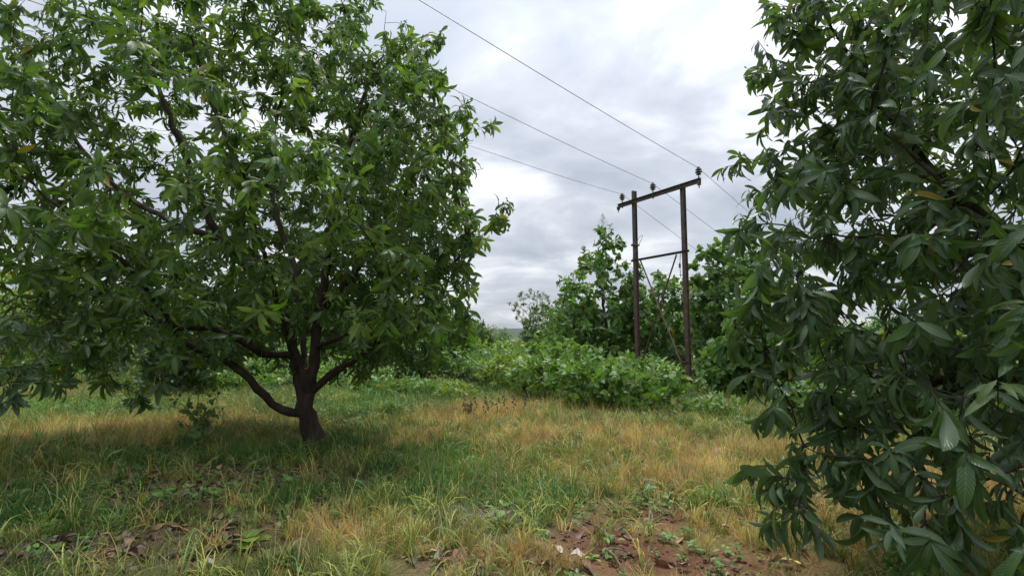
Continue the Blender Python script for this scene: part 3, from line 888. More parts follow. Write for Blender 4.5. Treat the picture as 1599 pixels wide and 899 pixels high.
got = grow_tree(lt, limbs, attrT, rng, .15, 1.0, .24, 50, M_BARK, TS_MANGO, M_MANGO_DARK, .19, .22, per_ros=13, side=.7, grav=.75, twig=.12, individuals=300, young=.02)
print("left edge mango", got)

# ================================================================== BACKGROUND TREES AND SHRUBS
def bg_tree(name, x, D, top, halfw, label, mat, ts, llen, lwid, natt, seed, cat="tree", group=None, base=0.12, cone=0.0, individuals=150,
            per_ros=8, side=.6, bark=M_BARK2, step=None, depth=1.0, grav=.3, xoff=0.0, multi=False, r0=None, young=.1, flower=False):
    rng = np.random.default_rng(seed)
    X = (x - 799.5) / FPX * D
    z0 = hz(X, D)
    ztop = float(pix(x, top, D)[2])
    H = ztop - z0
    rx = halfw / FPX * D
    side = min(1.0, side * 1.5); per_ros = int(per_ros * 1.25)
    root = empty(name, (X, D, z0), label, cat, group)
    zb = z0 + H * base
    zc, rz = (zb + ztop) / 2, (ztop - zb) / 2
    step = step or max(.12, H * .05)
    def keep(p, q):
        if cone:
            t = (p[2] - zb) / (ztop - zb)
            lim = (1 - t) ** cone * 1.0 + .08
            if math.hypot(q[0], q[1]) > lim: return 0
        return 1 if p[2] > z0 + .05 else 0
    att = shell_points((X, D, zc), (rx, rx * depth, rz), natt, rng, .3 if cone else .45, keep)
    # lumps make the outline uneven
    for _ in range(max(3, natt // 60)):
        c = att[rng.integers(len(att))]
        att = np.vstack([att, c + rng.normal(0, 1, (10, 3)) * np.array([rx, rx * depth, rz]) * .09])
    att = att[att[:, 2] > z0 + .04]
    r0 = r0 or max(.012, H * .014)
    limbs = [dict(pts=[(X, D, z0 - .15), (X + rng.normal(0, .02) * H, D, z0 + H * .22), (X + rng.normal(0, .02) * H, D, z0 + H * .45), (X + rng.normal(0, .03) * H, D, z0 + H * (.85 if cone else .6))], r0=r0, r1=r0 * .3)]
    for k in range(5 if multi else 4):
        a = k * 2.4 + rng.random()
        q = np.array([math.cos(a), math.sin(a) * depth, 0])
        hs = (.03 if multi else .25) + .08 * k
        limbs.append(dict(pts=[(X, D, z0 + H * hs), tuple(np.array([X, D, z0 + H * (hs + .15)]) + q * rx * .3), tuple(np.array([X, D, z0 + H * (hs + .27)]) + q * rx * .6)], r0=r0 * .6, r1=r0 * .2, on=0))
    got = grow_tree(root, limbs, att, rng, step, max(rx, rz) * .9 + .5, step * 1.45, 50, bark, ts, mat, llen, lwid, per_ros=per_ros, side=side, twig=step * .8,
                    individuals=individuals, grav=grav, young=young, min_px=11.5, thick=r0 * .35, tip=max(.003, r0 * .06))
    if flower:
        tb = Tubes()
        tpos = np.array([X, D, ztop]) - np.array(root.location)
        for k in range(26):
            h_ = k / 26 * .55
            a = k * 2.4; rr = .28 * (1 - k / 26)
            e_ = tpos + np.array([math.cos(a) * rr, math.sin(a) * rr, h_ + .1])
            tb.tube([tpos + np.array([0, 0, h_ - .1]), e_], [.006, .004], 3)
            for _ in range(3): tb.lathe([(.004, -.02), (.016, 0), (.004, .02)], e_ + rng.normal(0, .03, 3), k=5)
        link("flower_spray", tb.mesh("flower_spray", plain_material("cream_flowers", (.30, .30, .18), (.42, .40, .27)), True), root)
    print(name, x, got)
    return root

G_BG = "trees behind the clearing"
bg_tree("teak_tree", 944, 26.5, 352, 98, "tall pointed broad-leaved tree left of the power poles with pale flower spray", M_TEAK, TS_BROAD, .36, .52, 760, 41, group=G_BG, base=.10, cone=.75, individuals=250, side=.42, flower=True, grav=.35, step=.27)
bg_tree("teak_tree", 1140, 22.5, 366, 74, "broad-leaved tree between the right power pole and the right mango tree", M_TEAK, TS_BROAD, .36, .56, 620, 42, group=G_BG, base=.06, individuals=250, side=.6, cone=.2, step=.26)
bg_tree("teak_tree", 1036, 26.5, 424, 74, "broad-leaved tree seen through the braces of the power poles", M_TEAK, TS_BROAD, .34, .56, 480, 43, group=G_BG, base=.06, individuals=160, side=.6)
bg_tree("teak_tree", 896, 25, 418, 52, "broad-leaved tree tucked against the left flank of the tall pointed tree", M_SHRUB, TS_BROAD, .32, .5, 420, 58, group=G_BG, base=.06, individuals=100, side=.55, cone=.35)
bg_tree("teak_tree", 1195, 14.6, 440, 60, "low leafy tree half hidden behind the left fringe of the right mango", M_TEAK, TS_BROAD, .32, .56, 260, 44, group=G_BG, base=.04, individuals=120, side=.6)
bg_tree("leafy_tree", 704, 19.5, 488, 46, "leafy tree filling the gap right of the mango's drooping skirt", M_SHRUB, TS_OVAL, .22, .42, 330, 61, group=G_BG, base=.03, individuals=0, per_ros=10, side=.7)
bg_tree("leafy_tree", 628, 18.5, 498, 44, "low leafy tree under the mango's right skirt", M_TEAK, TS_OVAL, .22, .42, 330, 62, group=G_BG, base=.03, individuals=0, per_ros=10, side=.7)
bg_tree("leafy_tree", 545, 19, 500, 44, "low leafy tree beneath the mango's short right limb", M_SHRUB, TS_OVAL, .22, .42, 300, 63, group=G_BG, base=.03, individuals=0, per_ros=10, side=.7)
bg_tree("round_tree", 866, 29, 468, 56, "dark dense round tree left of the tall pointed tree", M_FINE, TS_OVAL, .22, .42, 520, 45, group=G_BG, base=.05, individuals=0, per_ros=12, side=.8)
bg_tree("feathery_tree", 832, 40, 447, 34, "greyish thin-leaved tree rising above the bushes against the sky", M_GREY, TS_OVAL, .26, .28, 380, 46, group=G_BG, base=.45, individuals=0, per_ros=9, side=.5, young=.2)
bg_tree("round_tree", 735, 27, 497, 36, "bluish green tree at the right end of the left tree line", M_FINE, TS_OVAL, .20, .38, 420, 47, group=G_BG, base=.05, individuals=0, per_ros=11, side=.7)
bg_tree("leafy_tree", 672, 22, 468, 58, "tree behind the right skirt of the left mango's crown", M_TEAK, TS_OVAL, .24, .40, 420, 48, group=G_BG, base=.08, individuals=0, per_ros=10, side=.7)
bg_tree("leafy_tree", 575, 21, 452, 62, "background tree just right of the left mango's trunk", M_FINE, TS_OVAL, .24, .40, 420, 49, group=G_BG, base=.10, individuals=0, per_ros=10, side=.7)
bg_tree("leafy_tree", 470, 23, 440, 66, "background tree directly behind the left mango's forked trunk", M_TEAK, TS_OVAL, .24, .42, 420, 50, group=G_BG, base=.10, individuals=0, per_ros=10, side=.7)
bg_tree("leafy_tree", 375, 20, 446, 64, "background tree behind the long low limbs of the left mango", M_FINE, TS_OVAL, .24, .42, 420, 51, group=G_BG, base=.10, individuals=0, per_ros=10, side=.7)
bg_tree("dark_tree", 290, 14.5, 478, 62, "dark low tree standing in shade behind the mango's long left limb", M_MANGO_DARK, TS_OVAL, .22, .36, 420, 52, group=G_BG, base=.05, individuals=0, per_ros=11, side=.7, bark=M_BARK)
bg_tree("leafy_tree", 190, 24, 432, 70, "background tree above the thin bare stems at left", M_TEAK, TS_OVAL, .26, .42, 420, 53, group=G_BG, base=.22, individuals=0, per_ros=10, side=.7)
bg_tree("bright_tree", 95, 20, 426, 58, "yellow-green tree glowing behind the left mango's outer leaves", M_YELLOW, TS_OVAL, .24, .44, 400, 54, group=G_BG, base=.16, individuals=0, per_ros=10, side=.7)
bg_tree("bright_tree", 8, 17, 418, 62, "bright yellow-green tree at the far left edge", M_YELLOW, TS_OVAL, .22, .44, 400, 55, group=G_BG, base=.10, individuals=0, per_ros=10, side=.7)
bg_tree("leafy_tree", 1330, 17, 505, 80, "low tree glimpsed through the middle of the right mango", M_TEAK, TS_BROAD, .28, .5, 170, 56, group=G_BG, base=.04, individuals=0, side=.6)
bg_tree("leafy_tree", 1490, 15, 492, 85, "low tree glimpsed through the right half of the right mango", M_YELLOW, TS_BROAD, .28, .5, 170, 57, group=G_BG, base=.04, individuals=0, side=.6)
# thin stems in the left background
for k, (x, D, top, lab) in enumerate(((142, 17.5, 520, "leftmost of the thin bare stems at the back left"), (158, 18.5, 515, "second thin bare stem from the left at the back left"),
                                       (176, 17.8, 510, "thickest thin stem, third from the left at the back left"), (190, 19.0, 512, "fourth thin bare stem from the left at the back left"),
                                       (222, 18.2, 505, "thin bare stem nearest the dark low tree at back left"))):
    bg_tree("sapling", x, D, top, 16, lab, M_FINE, TS_OVAL, .16, .4, 40, 70 + k, group="thin stems at the back left", base=.62, individuals=0, per_ros=8, side=.5, bark=M_BARK, r0=.022)

G_SH = "shrubs edging the clearing"
def shrub(x, D, top, halfw, lab, mat=M_SHRUB, ts=TS_BROAD, llen=.185, lwid=.52, natt=220, seed=0, individuals=150, per_ros=8, name="shrub", **kw):
    kw.setdefault("depth", .9)
    return bg_tree(name, x, D, top, halfw, lab, mat, ts, llen, lwid, natt, seed, cat="shrub", group=G_SH, base=.02, individuals=individuals, per_ros=per_ros, side=.75, multi=True, bark=M_BARK2, young=.22, step=max(.11, halfw / FPX * D * .16), **kw)
shrub(996, 11.2, 553, 68, "bright leafy shrub standing directly in front of the power poles", natt=330, seed=101, individuals=300)
shrub(916, 11.9, 560, 58, "leafy shrub just left of the one under the power poles", natt=260, seed=102, individuals=250)
shrub(1100, 10.6, 612, 48, "low fine-leaved shrub at the foot of the right power pole", llen=.12, natt=170, seed=103, individuals=200, lwid=.42)
shrub(1136, 15.0, 520, 44, "tall dark shrub behind the right power pole's foot", mat=M_TEAK, llen=.24, natt=220, seed=104, individuals=150)
shrub(845, 13.6, 550, 54, "rounded shrub at the right end of the pale green thicket", natt=260, seed=105, individuals=150)
shrub(790, 15.5, 547, 52, "pale green shrub in the middle of the thicket", mat=M_YELLOW, llen=.16, natt=260, seed=106, individuals=100)
shrub(860, 19, 515, 60, "tall shrub below the dark round tree", llen=.24, natt=300, seed=107, individuals=100)
shrub(800, 24, 531, 60, "creeper-covered thicket below the open sky gap", mat=M_YELLOW, llen=.22, natt=330, seed=108, individuals=60)
shrub(742, 19, 544, 50, "mid green shrub left of the pale thicket", llen=.2, natt=250, seed=109, individuals=60)
shrub(905, 17, 530, 56, "shrub between the round tree and the front shrubs", llen=.24, natt=250, seed=110, individuals=100)
shrub(712, 13.3, 594, 38, "light green bush at the back of the grass, right of the mango", mat=M_YELLOW, llen=.12, lwid=.36, natt=200, seed=111, individuals=60, ts=TS_OVAL)
shrub(648, 14.2, 588, 40, "blue-green bush at the back of the grass near the centre", llen=.14, natt=200, seed=112, individuals=60, mat=M_WEED)
shrub(588, 14.6, 586, 36, "bush behind the mango's right limb", llen=.16, natt=190, seed=113, individuals=60)
shrub(530, 16, 584, 38, "bush seen just right of the mango's trunk", llen=.16, natt=190, seed=114, individuals=60)
shrub(425, 16.5, 582, 44, "bush seen between the mango's trunk and low limb", llen=.16, natt=200, seed=115, individuals=60)
shrub(355, 15.5, 580, 36, "bush at the right foot of the dark low tree", llen=.16, natt=180, seed=116, individuals=60)
shrub(238, 15.2, 585, 40, "dark bush at the left foot of the dark low tree", mat=M_MANGO_DARK, llen=.16, natt=200, seed=117, individuals=60)
shrub(110, 20, 575, 60, "bush below the yellow-green trees at left", llen=.2, natt=230, seed=118, individuals=50)
shrub(622, 10.4, 632, 26, "small dark green clump sitting in the grass mid-field", llen=.13, natt=90, seed=119, individuals=80, mat=M_TEAK, lwid=.3, ts=TS_OVAL)
shrub(322, 7.6, 585, 46, "straggly leafy sapling in the shade left of the mango's trunk", mat=M_TEAK, llen=.10, natt=45, seed=120, individuals=150, per_ros=6)
shrub(1270, 9.4, 590, 60, "bush seen through the lower left leaves of the right mango", llen=.18, natt=220, seed=121, individuals=60, mat=M_TEAK)
shrub(1420, 9.6, 590, 75, "bush behind the lower middle of the right mango", llen=.18, natt=240, seed=122, individuals=60)
shrub(1570, 9.2, 580, 75, "bush behind the right mango at the right edge", llen=.18, natt=240, seed=123, individuals=60, mat=M_YELLOW)
shrub(1400, 3.0, 800, 62, "low light-leaved bush at the bottom right under the mango", mat=M_WEED, ts=TS_OVAL, llen=.055, lwid=.55, natt=150, seed=124, individuals=200)

# ================================================================== GRASS, LITTER AND WEEDS
def scatter(name, protos, pos, rot, scl, idx, tint, mat, label, cat):
    lib = bpy.data.collections.new(name + "_source")
    for k, me in enumerate(protos):
        o = bpy.data.objects.new("%s_source_%02d" % (name, k), me)
        lib.objects.link(o)
    me = bpy.data.meshes.new(name)
    n_ = len(pos)
    me.vertices.add(n_); me.vertices.foreach_set("co", pos.astype(np.float32).ravel())
    for nm, ty, key, arr in (("rot", 'FLOAT_VECTOR', "vector", rot), ("scl", 'FLOAT', "value", scl), ("idx", 'INT', "value", idx), ("tint", 'FLOAT_COLOR', "color", tint)):
        a = me.attributes.new(nm, ty, 'POINT'); a.data.foreach_set(key, np.ascontiguousarray(arr).ravel())
    me.materials.append(mat)
    o = link(name, me)
    ng = bpy.data.node_groups.new(name + "_nodes", 'GeometryNodeTree')
    ng.interface.new_socket("Geometry", in_out='INPUT', socket_type='NodeSocketGeometry')
    ng.interface.new_socket("Geometry", in_out='OUTPUT', socket_type='NodeSocketGeometry')
    N = ng.nodes; Lk = ng.links
    gi = N.new("NodeGroupInput"); go = N.new("NodeGroupOutput")
    ci = N.new("GeometryNodeCollectionInfo"); ci.inputs["Collection"].default_value = lib
    ci.inputs["Separate Children"].default_value = True; ci.inputs["Reset Children"].default_value = True
    ip = N.new("GeometryNodeInstanceOnPoints"); ip.inputs["Pick Instance"].default_value = True
    def na(nm, ty):
        q = N.new("GeometryNodeInputNamedAttribute"); q.data_type = ty; q.inputs["Name"].default_value = nm
        return q.outputs["Attribute"]
    Lk.new(gi.outputs[0], ip.inputs["Points"]); Lk.new(ci.outputs[0], ip.inputs["Instance"])
    Lk.new(na("idx", 'INT'), ip.inputs["Instance Index"])
    er = N.new("FunctionNodeEulerToRotation"); Lk.new(na("rot", 'FLOAT_VECTOR'), er.inputs[0]); Lk.new(er.outputs[0], ip.inputs["Rotation"])
    Lk.new(na("scl", 'FLOAT'), ip.inputs["Scale"])
    Lk.new(ip.outputs[0], go.inputs[0])
    md = o.modifiers.new("scatter", 'NODES'); md.node_group = ng
    tag(o, label, cat, kind="stuff")
    return o

def tuft(n, h, w, lean, curl, spread, seed, st=4):
    rng = np.random.default_rng(seed)
    V = []; F = []; C = []
    for b in range(n):
        a = rng.random() * 6.283; rr = spread * math.sqrt(rng.random())
        q = np.array([math.cos(a) * rr, math.sin(a) * rr, 0])
        az = a + rng.normal(0, .9)
        dr = np.array([math.cos(az), math.sin(az), 0]); sd = np.array([-dr[1], dr[0], 0])
        hh = h * rng.uniform(.45, 1.15); le = lean * rng.uniform(.1, 1.4); cu = curl * rng.uniform(.3, 1.6)
        ww = w * rng.uniform(.6, 1.3) * .5; rn = rng.random()
        th = le; base = len(V)
        for i in range(st):
            s = i / (st - 1)
            k = ww * (1 - s ** 2.2) + .0004
            V.append(q - sd * k); V.append(q + sd * k)
            C.append((rn, 0, s, 0)); C.append((rn, 1, s, 0))
            ln = hh / (st - 1)
            q = q + (dr * math.sin(th) + np.array([0, 0, math.cos(th)])) * ln
            th = min(th + cu / (st - 1), 2.3)
        for i in range(st - 1):
            F.append((base + 2 * i, base + 2 * i + 1, base + 2 * i + 3, base + 2 * i + 2))
    return mesh_from("tuft", np.array(V), np.array(F), M_GRASS, np.array(C))
def herb(n, L, wid, seed, h=.06):
    rng = np.random.default_rng(seed); lv = []
    V = []; F = []; C = []
    for k in range(n):
        t = rng.integers(TS_OVAL['n']); az = k * 2.4 + rng.normal(0, .3); el = rng.uniform(-.1, .7)
        d = np.array([math.cos(az) * math.cos(el), math.sin(az) * math.cos(el), math.sin(el)])
        lat = np.array([-math.sin(az), math.cos(az), 0]); nn = np.cross(lat, d); nn = nn if nn[2] > 0 else -nn
        l_ = L * rng.uniform(.6, 1.2); p_ = np.array([rng.normal(0, .015), rng.normal(0, .015), h * rng.random()])
        X = TS_OVAL['V'][t]
        b = len(V)
        for v in X: V.append(p_ + lat * v[0] * l_ * wid + d * v[1] * l_ + nn * v[2] * l_)
        rn = rng.random()
        for c in TS_OVAL['C'][t]: C.append((rn, c[0], c[1], 0))
        for f_ in TS_OVAL['F']: F.append(f_ + b)
    return mesh_from("herb", np.array(V), np.array(F), M_GRASS, np.array(C))

# far wood and undergrowth: masses behind the clearing
TS_FAR = template_set('oval', 3, 6, droop=(0.1, 0.9), fold=0.4, seed=16)
def clump_mesh(name, n_lobe, n_leaf, rx, zlo, zhi, L, mat, seed):
    r = np.random.default_rng(seed); lv = Leaves()
    for c in range(n_lobe):
        q = r.normal(0, 1, 3); q /= np.linalg.norm(q); q = q * r.uniform(.3, 1)
        cc = np.array([q[0] * rx, q[1] * rx, (zlo + zhi) / 2 + q[2] * (zhi - zlo) / 2]); rr = r.uniform(.2, .42) * rx
        for j_ in range(n_leaf):
            v = r.normal(0, 1, 3); v /= np.linalg.norm(v)
            P_ = cc + v * rr * r.uniform(.5, 1.0)
            P_[2] = max(P_[2], .01)
            lv.add(P_, v + np.array([0, 0, -.4]) + r.normal(0, .4, 3), np.array([0, 0, 1.0]) + v * .6 + r.normal(0, .3, 3), L * r.uniform(.7, 1.3), L * .5 * r.uniform(.7, 1.3), .35 * r.random())
    p_, d_, n2, L_, W_, Y_ = lv.arrays(); lat = np.cross(d_, n2); ti = r.integers(0, 6, len(p_))
    V = TS_FAR['V'][ti]
    X = V[:, :, 0:1] * W_[:, None, None] * lat[:, None] + V[:, :, 1:2] * L_[:, None, None] * d_[:, None] + V[:, :, 2:3] * L_[:, None, None] * n2[:, None] + p_[:, None]
    C = np.zeros((len(p_), 9, 4)); C[:, :, 0] = r.random(len(p_))[:, None]; C[:, :, 1:3] = TS_FAR['C'][ti]; C[:, :, 3] = Y_[:, None]
    F = (TS_FAR['F'][None] + (np.arange(len(p_)) * 9)[:, None, None]).reshape(-1, 4)
    return mesh_from(name, X.reshape(-1, 3), F, mat, C.reshape(-1, 4))
wr = np.random.default_rng(91)
trees_ = [clump_mesh("far_tree", 30, 60, .40, .05, .98, .055, mt, 600 + q) for q, mt in enumerate((M_FINE, M_TEAK, M_FINE, M_SHRUB, M_TEAK))]
N_ = 330
xp = wr.uniform(-320, 1920, N_); D_ = wr.uniform(33, 60, N_)
gap = (xp > 700) & (xp < 850); D_[gap] = wr.uniform(70, 110, int(gap.sum()))
yt = 452 + 50 * fbm(xp, xp * 0 + 1.0, .012) + wr.uniform(-14, 30, N_)
yt[gap] = 508 + wr.uniform(-5, 9, int(gap.sum()))
yt[xp > 1150] += 20
X_ = (xp - 799.5) / FPX * D_
Z_ = np.where(np.hypot(X_, D_) > 60, -1.0, height(X_, D_)) - .1
H_ = np.maximum(1.6, (HORIZON - yt) / FPX * D_ + 1.6 - Z_)
scatter("far_woodland", trees_, np.stack([X_, D_, Z_], 1), np.stack([wr.normal(0, .05, N_), wr.normal(0, .05, N_), wr.uniform(0, 6.28, N_)], 1), H_.astype(np.float32), wr.integers(0, 5, N_).astype(np.int32),
        np.ones((N_, 4), np.float32), M_FINE, "mass of distant green trees closing the view behind the clearing", "woodland")
bush_ = [clump_mesh("low_bush", 14, 44 if q % 2 else 26, .75, .05, .95 if q == 2 else .75, (.16, .10, .2, .12, .13)[q], mt, 620 + q) for q, mt in enumerate((M_SHRUB, M_FINE, M_TEAK, M_WEED, M_YELLOW))]
N_ = 900
xp = wr.uniform(-250, 1850, N_); D_ = 16.5 + 17 * wr.random(N_) ** 1.3
X_ = (xp - 799.5) / FPX * D_
ok = ~((np.hypot(X_ - mid[0], D_ - mid[1]) < 1.6)) & ~((xp < 260) & (D_ < 19)) & ~((xp > 120) & (xp < 215) & (D_ < 24))
X_, D_ = X_[ok], D_[ok]; N_ = len(X_)
scatter("undergrowth", bush_, np.stack([X_, D_, height(X_, D_) - .03], 1), np.stack([wr.normal(0, .1, N_), wr.normal(0, .1, N_), wr.uniform(0, 6.28, N_)], 1), (wr.uniform(.35, 1.9, N_) * (.75 + (D_ - 16) * .03)).astype(np.float32), wr.integers(0, 5, N_).astype(np.int32),
        np.ones((N_, 4), np.float32), M_SHRUB, "tangled low undergrowth behind the grass clearing", "undergrowth")

rng = np.random.default_rng(77)
def sample(n, d0, d1, power=1.0, half=54):
    """points in a fan before the camera, denser near"""
    u = rng.random(n)
    d = (d0 ** power + u * (d1 ** power - d0 ** power)) ** (1 / power)
    a = np.radians(rng.uniform(-half, half, n))
    return d * np.sin(a), d * np.cos(a) * 1.0
def jitter(base, n, amt=.22, hue=.12):
    b = np.tile(np.array(base), (n, 1)) * (1 + rng.normal(0, amt, (n, 1)))
    b *= 1 + rng.normal(0, hue, (n, 3)) * np.array([1, .35, .6])
    return np.concatenate([np.clip(b, .005, .8), np.ones((n, 1))], 1)
def put(x, y):
    return np.stack([x, y, height(x, y) + (fbm(x, y, 9.0) - .5) * .05 - .004], 1)
def eul(n, tilt=.18):
    return np.stack([rng.normal(0, tilt, n), rng.normal(0, tilt, n), rng.uniform(0, 6.283, n)], 1)
SPOTS = [(gnd(a, b), r_) for a, b, r_ in ((337, 790, .17), (386, 858, .19), (278, 834, .13), (262, 795, .12), (450, 768, .14), (915, 735, .12), (1040, 850, .12), (905, 690, .15))]
def clear(x, y):
    k = np.hypot(x - g0[0], y - g0[1]) > .2
    for g, r_ in SPOTS: k &= np.hypot(x - g[0], (y - g[1] + r_ * .5) * .8) > r_
    return k

# green grass
x, y = sample(64000, 1.5, 26, 1.35)
zd, zg, zb, zl = zones(x, y)
shade = 1 - .35 * sstep(.3, .9, zl)
keep = (rng.random(len(x)) < np.clip(.60 + .65 * zg - .50 * zd - 1.6 * zb - .85 * zl, .04, 1)) & clear(x, y)
x, y, dd = x[keep], y[keep], np.hypot(x[keep], y[keep])
n_ = len(x); print("green tufts", n_)
zg2 = sstep(.15, .75, zones(x, y)[1])[:, None]
gtint = jitter((1, 1, 1), n_)
gtint[:, :3] *= np.array([.195, .25, .068]) * (1 - zg2) + np.array([.125, .25, .05]) * zg2
GT = [tuft(20, .17, .0056, .35, 1.1, .05, 200 + k) for k in range(5)] + [tuft(12, .27, .006, .3, 1.3, .04, 210 + k) for k in range(3)]
scatter("green_grass", GT, put(x, y), eul(n_), (rng.uniform(.55, 1.15, n_) * (1 + .035 * np.clip(dd - 4, 0, 20))).astype(np.float32), rng.integers(0, 8, n_).astype(np.int32),
        (gtint * np.concatenate([(1 + 1.5 * (fbm(x, y, 1.9)[:, None] - .5) * np.array([1.5, .9, .8])), np.ones((n_, 1))], 1)).clip(.01, 1).astype(np.float32), M_GRASS, "short green grass growing across the clearing", "grass")
# dry grass
x, y = sample(60000, 1.5, 24, 1.35)
zd, zg, zb, zl = zones(x, y)
keep = (rng.random(len(x)) < np.clip(.08 + .95 * zd - .35 * zg - 1.5 * zb - .2 * zl, .02, 1)) & clear(x, y)
x, y, dd = x[keep], y[keep], np.hypot(x[keep], y[keep])
n_ = len(x); print("dry tufts", n_)
DT = [tuft(5, .46, .003, .18, .5, .06, 228)] + [tuft(24, .17, .0036, .35, .9, .06, 230 + k) for k in range(5)] + [tuft(16, .25, .0034, .25, .7, .05, 240 + k) for k in range(2)]
tn = jitter((.46, .328, .150), n_)
yel = rng.random(n_) < .5 - .35 * zones(x, y)[0]
tn[yel] = jitter((.42, .36, .14), int(yel.sum()))
tn[:, :3] *= (1 + 1.1 * (fbm(x + 3, y, 1.6)[:, None] - .5) * np.array([.8, 1.0, 1.2])).clip(.4, 1.6)
scatter("dry_grass", DT, put(x, y), eul(n_, .25), (rng.uniform(.55, 1.15, n_) * (1 + .03 * np.clip(dd - 4, 0, 20))).astype(np.float32), rng.integers(0, 8, n_).astype(np.int32),
        tn.astype(np.float32), M_GRASS, "dry straw-coloured grass in patches across the clearing", "grass")
# long arching yellow-green blades in the foreground
x, y = sample(8500, 1.4, 15, 1.35)
zd, zg, zb, zl = zones(x, y)
keep = (rng.random(len(x)) < np.clip(.55 - 1.2 * zb - .35 * zl + .3 * zg, .06, 1) * (x < 1.6 + .3 * y) * (1 - .5 * sstep(6, 12, y))) & clear(x, y)
x, y = x[keep], y[keep]; n_ = len(x)
LT = [tuft(9, .36, .0065, .45, 1.7, .03, 250 + k, 5) for k in range(5)]
scatter("long_grass", LT, put(x, y), eul(n_), (rng.uniform(.5, 1.1, n_) * (1 + .02 * np.hypot(x, y))).astype(np.float32), rng.integers(0, 5, n_).astype(np.int32),
        jitter((.26, .285, .085), n_, .25, .2).astype(np.float32), M_GRASS, "long arching yellow-green grass blades in the foreground", "grass")
# low herbs
x, y = sample(21000, 1.5, 17, 1.4)
zd, zg, zb, zl = zones(x, y)
keep = (rng.random(len(x)) < np.clip(.16 + .5 * zg - .1 * zd + .10 * zb, .05, 1)) & clear(x, y)
x, y = x[keep], y[keep]; n_ = len(x); dd = np.hypot(x, y)
HT = [herb(7, .055, .5, 260 + k) for k in range(4)] + [herb(11, .04, .6, 270 + k, .09) for k in range(3)]
scatter("ground_herbs", HT, put(x, y), eul(n_), (rng.uniform(.5, 1.3, n_) * (1 + .1 * np.clip(dd - 4, 0, 12))).astype(np.float32), rng.integers(0, 7, n_).astype(np.int32),
        jitter((.105, .195, .050), n_, .3).astype(np.float32), M_GRASS, "low leafy herbs growing among the grass", "herbs")
# fallen leaves
x, y = sample(22000, 1.4, 11, 1.2)
zd, zg, zb, zl = zones(x, y)
keep = (rng.random(len(x)) < np.clip(.03 + 1.15 * np.clip(zl - .22, 0, 1) - .6 * zb * (zl < .6) - .1 * zg, .012, 1)) & clear(x, y)
x, y = x[keep], y[keep]; n_ = len(x); print("litter", n_)
LF = []
ts_dead = template_set('mango', 6, 6, droop=(-.9, 1.2), fold=.9, wave=.9, twist=.9, seed=12)
for k in range(6):
    V = ts_dead['V'][k] * np.array([.042, .16, .16]); V = V - V.mean(0) + np.array([0, 0, .012])
    C = np.zeros((len(V), 4)); C[:, 0] = .3 + .1 * k; C[:, 1:3] = ts_dead['C'][k]
    LF.append(mesh_from("dead_leaf", V, ts_dead['F'], M_LITTER, C))
tn = jitter((.150, .100, .068), n_, .35, .12)
gr = rng.random(n_) < .25
tn[gr] = jitter((.20, .165, .135), int(gr.sum()), .3)
scatter("leaf_litter", LF, put(x, y) + np.array([0, 0, .004]), eul(n_, .3), rng.uniform(.6, 1.2, n_).astype(np.float32), rng.integers(0, 6, n_).astype(np.int32),
        tn.astype(np.float32), M_LITTER, "dead brown and grey leaves strewn under the mango tree", "leaf litter")
# soil crumbs
x, y = sample(9000, 1.4, 7, 1.1, 40)
zd, zg, zb, zl = zones(x, y)
keep = rng.random(len(x)) < np.clip(zb * 1.2 - .25, 0, 1)
x, y = x[keep], y[keep]; n_ = len(x)
CLD = []
for k in range(4):
    r_ = np.random.default_rng(700 + k); tb = Tubes()
    tb.lathe([(.002, -.006), (.009 * r_.uniform(.8, 1.2), -.003), (.012 * r_.uniform(.8, 1.2), .002), (.008, .007), (.001, .009)], (0, 0, 0), (.3 * r_.normal(), .3 * r_.normal(), 1), 6)
    V = np.array(tb.v) * (1 + r_.normal(0, .18, (len(tb.v), 1)))
    CLD.append(mesh_from("crumb", V, tb.f, M_GROUND_CRUMB, np.tile([.5, .5, .5, 1], (len(V), 1))))
scatter("soil_crumbs", CLD, put(x, y) + np.array([0, 0, .006]), eul(n_, .5), rng.uniform(.4, 1.7, n_).astype(np.float32), rng.integers(0, 4, n_).astype(np.int32),
        jitter((.11, .056, .035), n_, .2).astype(np.float32), M_GROUND_CRUMB, "crumbs of red soil on the bare path", "soil crumbs")
# grey brushwood patch
gb = gnd(765, 808)
tb = Tubes(); brng = np.random.default_rng(5)
for k in range(420):
    c = gb + np.array([brng.normal(0, .30), brng.normal(0, .22), 0]); c[2] = hz(c[0], c[1]) + brng.random() * .05
    a = brng.random() * 6.28; ln = brng.uniform(.08, .34)
    dv = np.array([math.cos(a), math.sin(a), brng.normal(.1, .2)]) * ln
    tb.tube([c - dv * .5, c + brng.normal(0, .015, 3), c + dv * .5], [.0022, .002, .001], 3, False)
tag(link("brushwood", tb.mesh("brushwood", plain_material("grey_dead_stems", (.16, .125, .10), (.30, .255, .21)), True)), "matted grey dead stems lying in the grass near the centre foreground", "dead stems", kind="stuff")

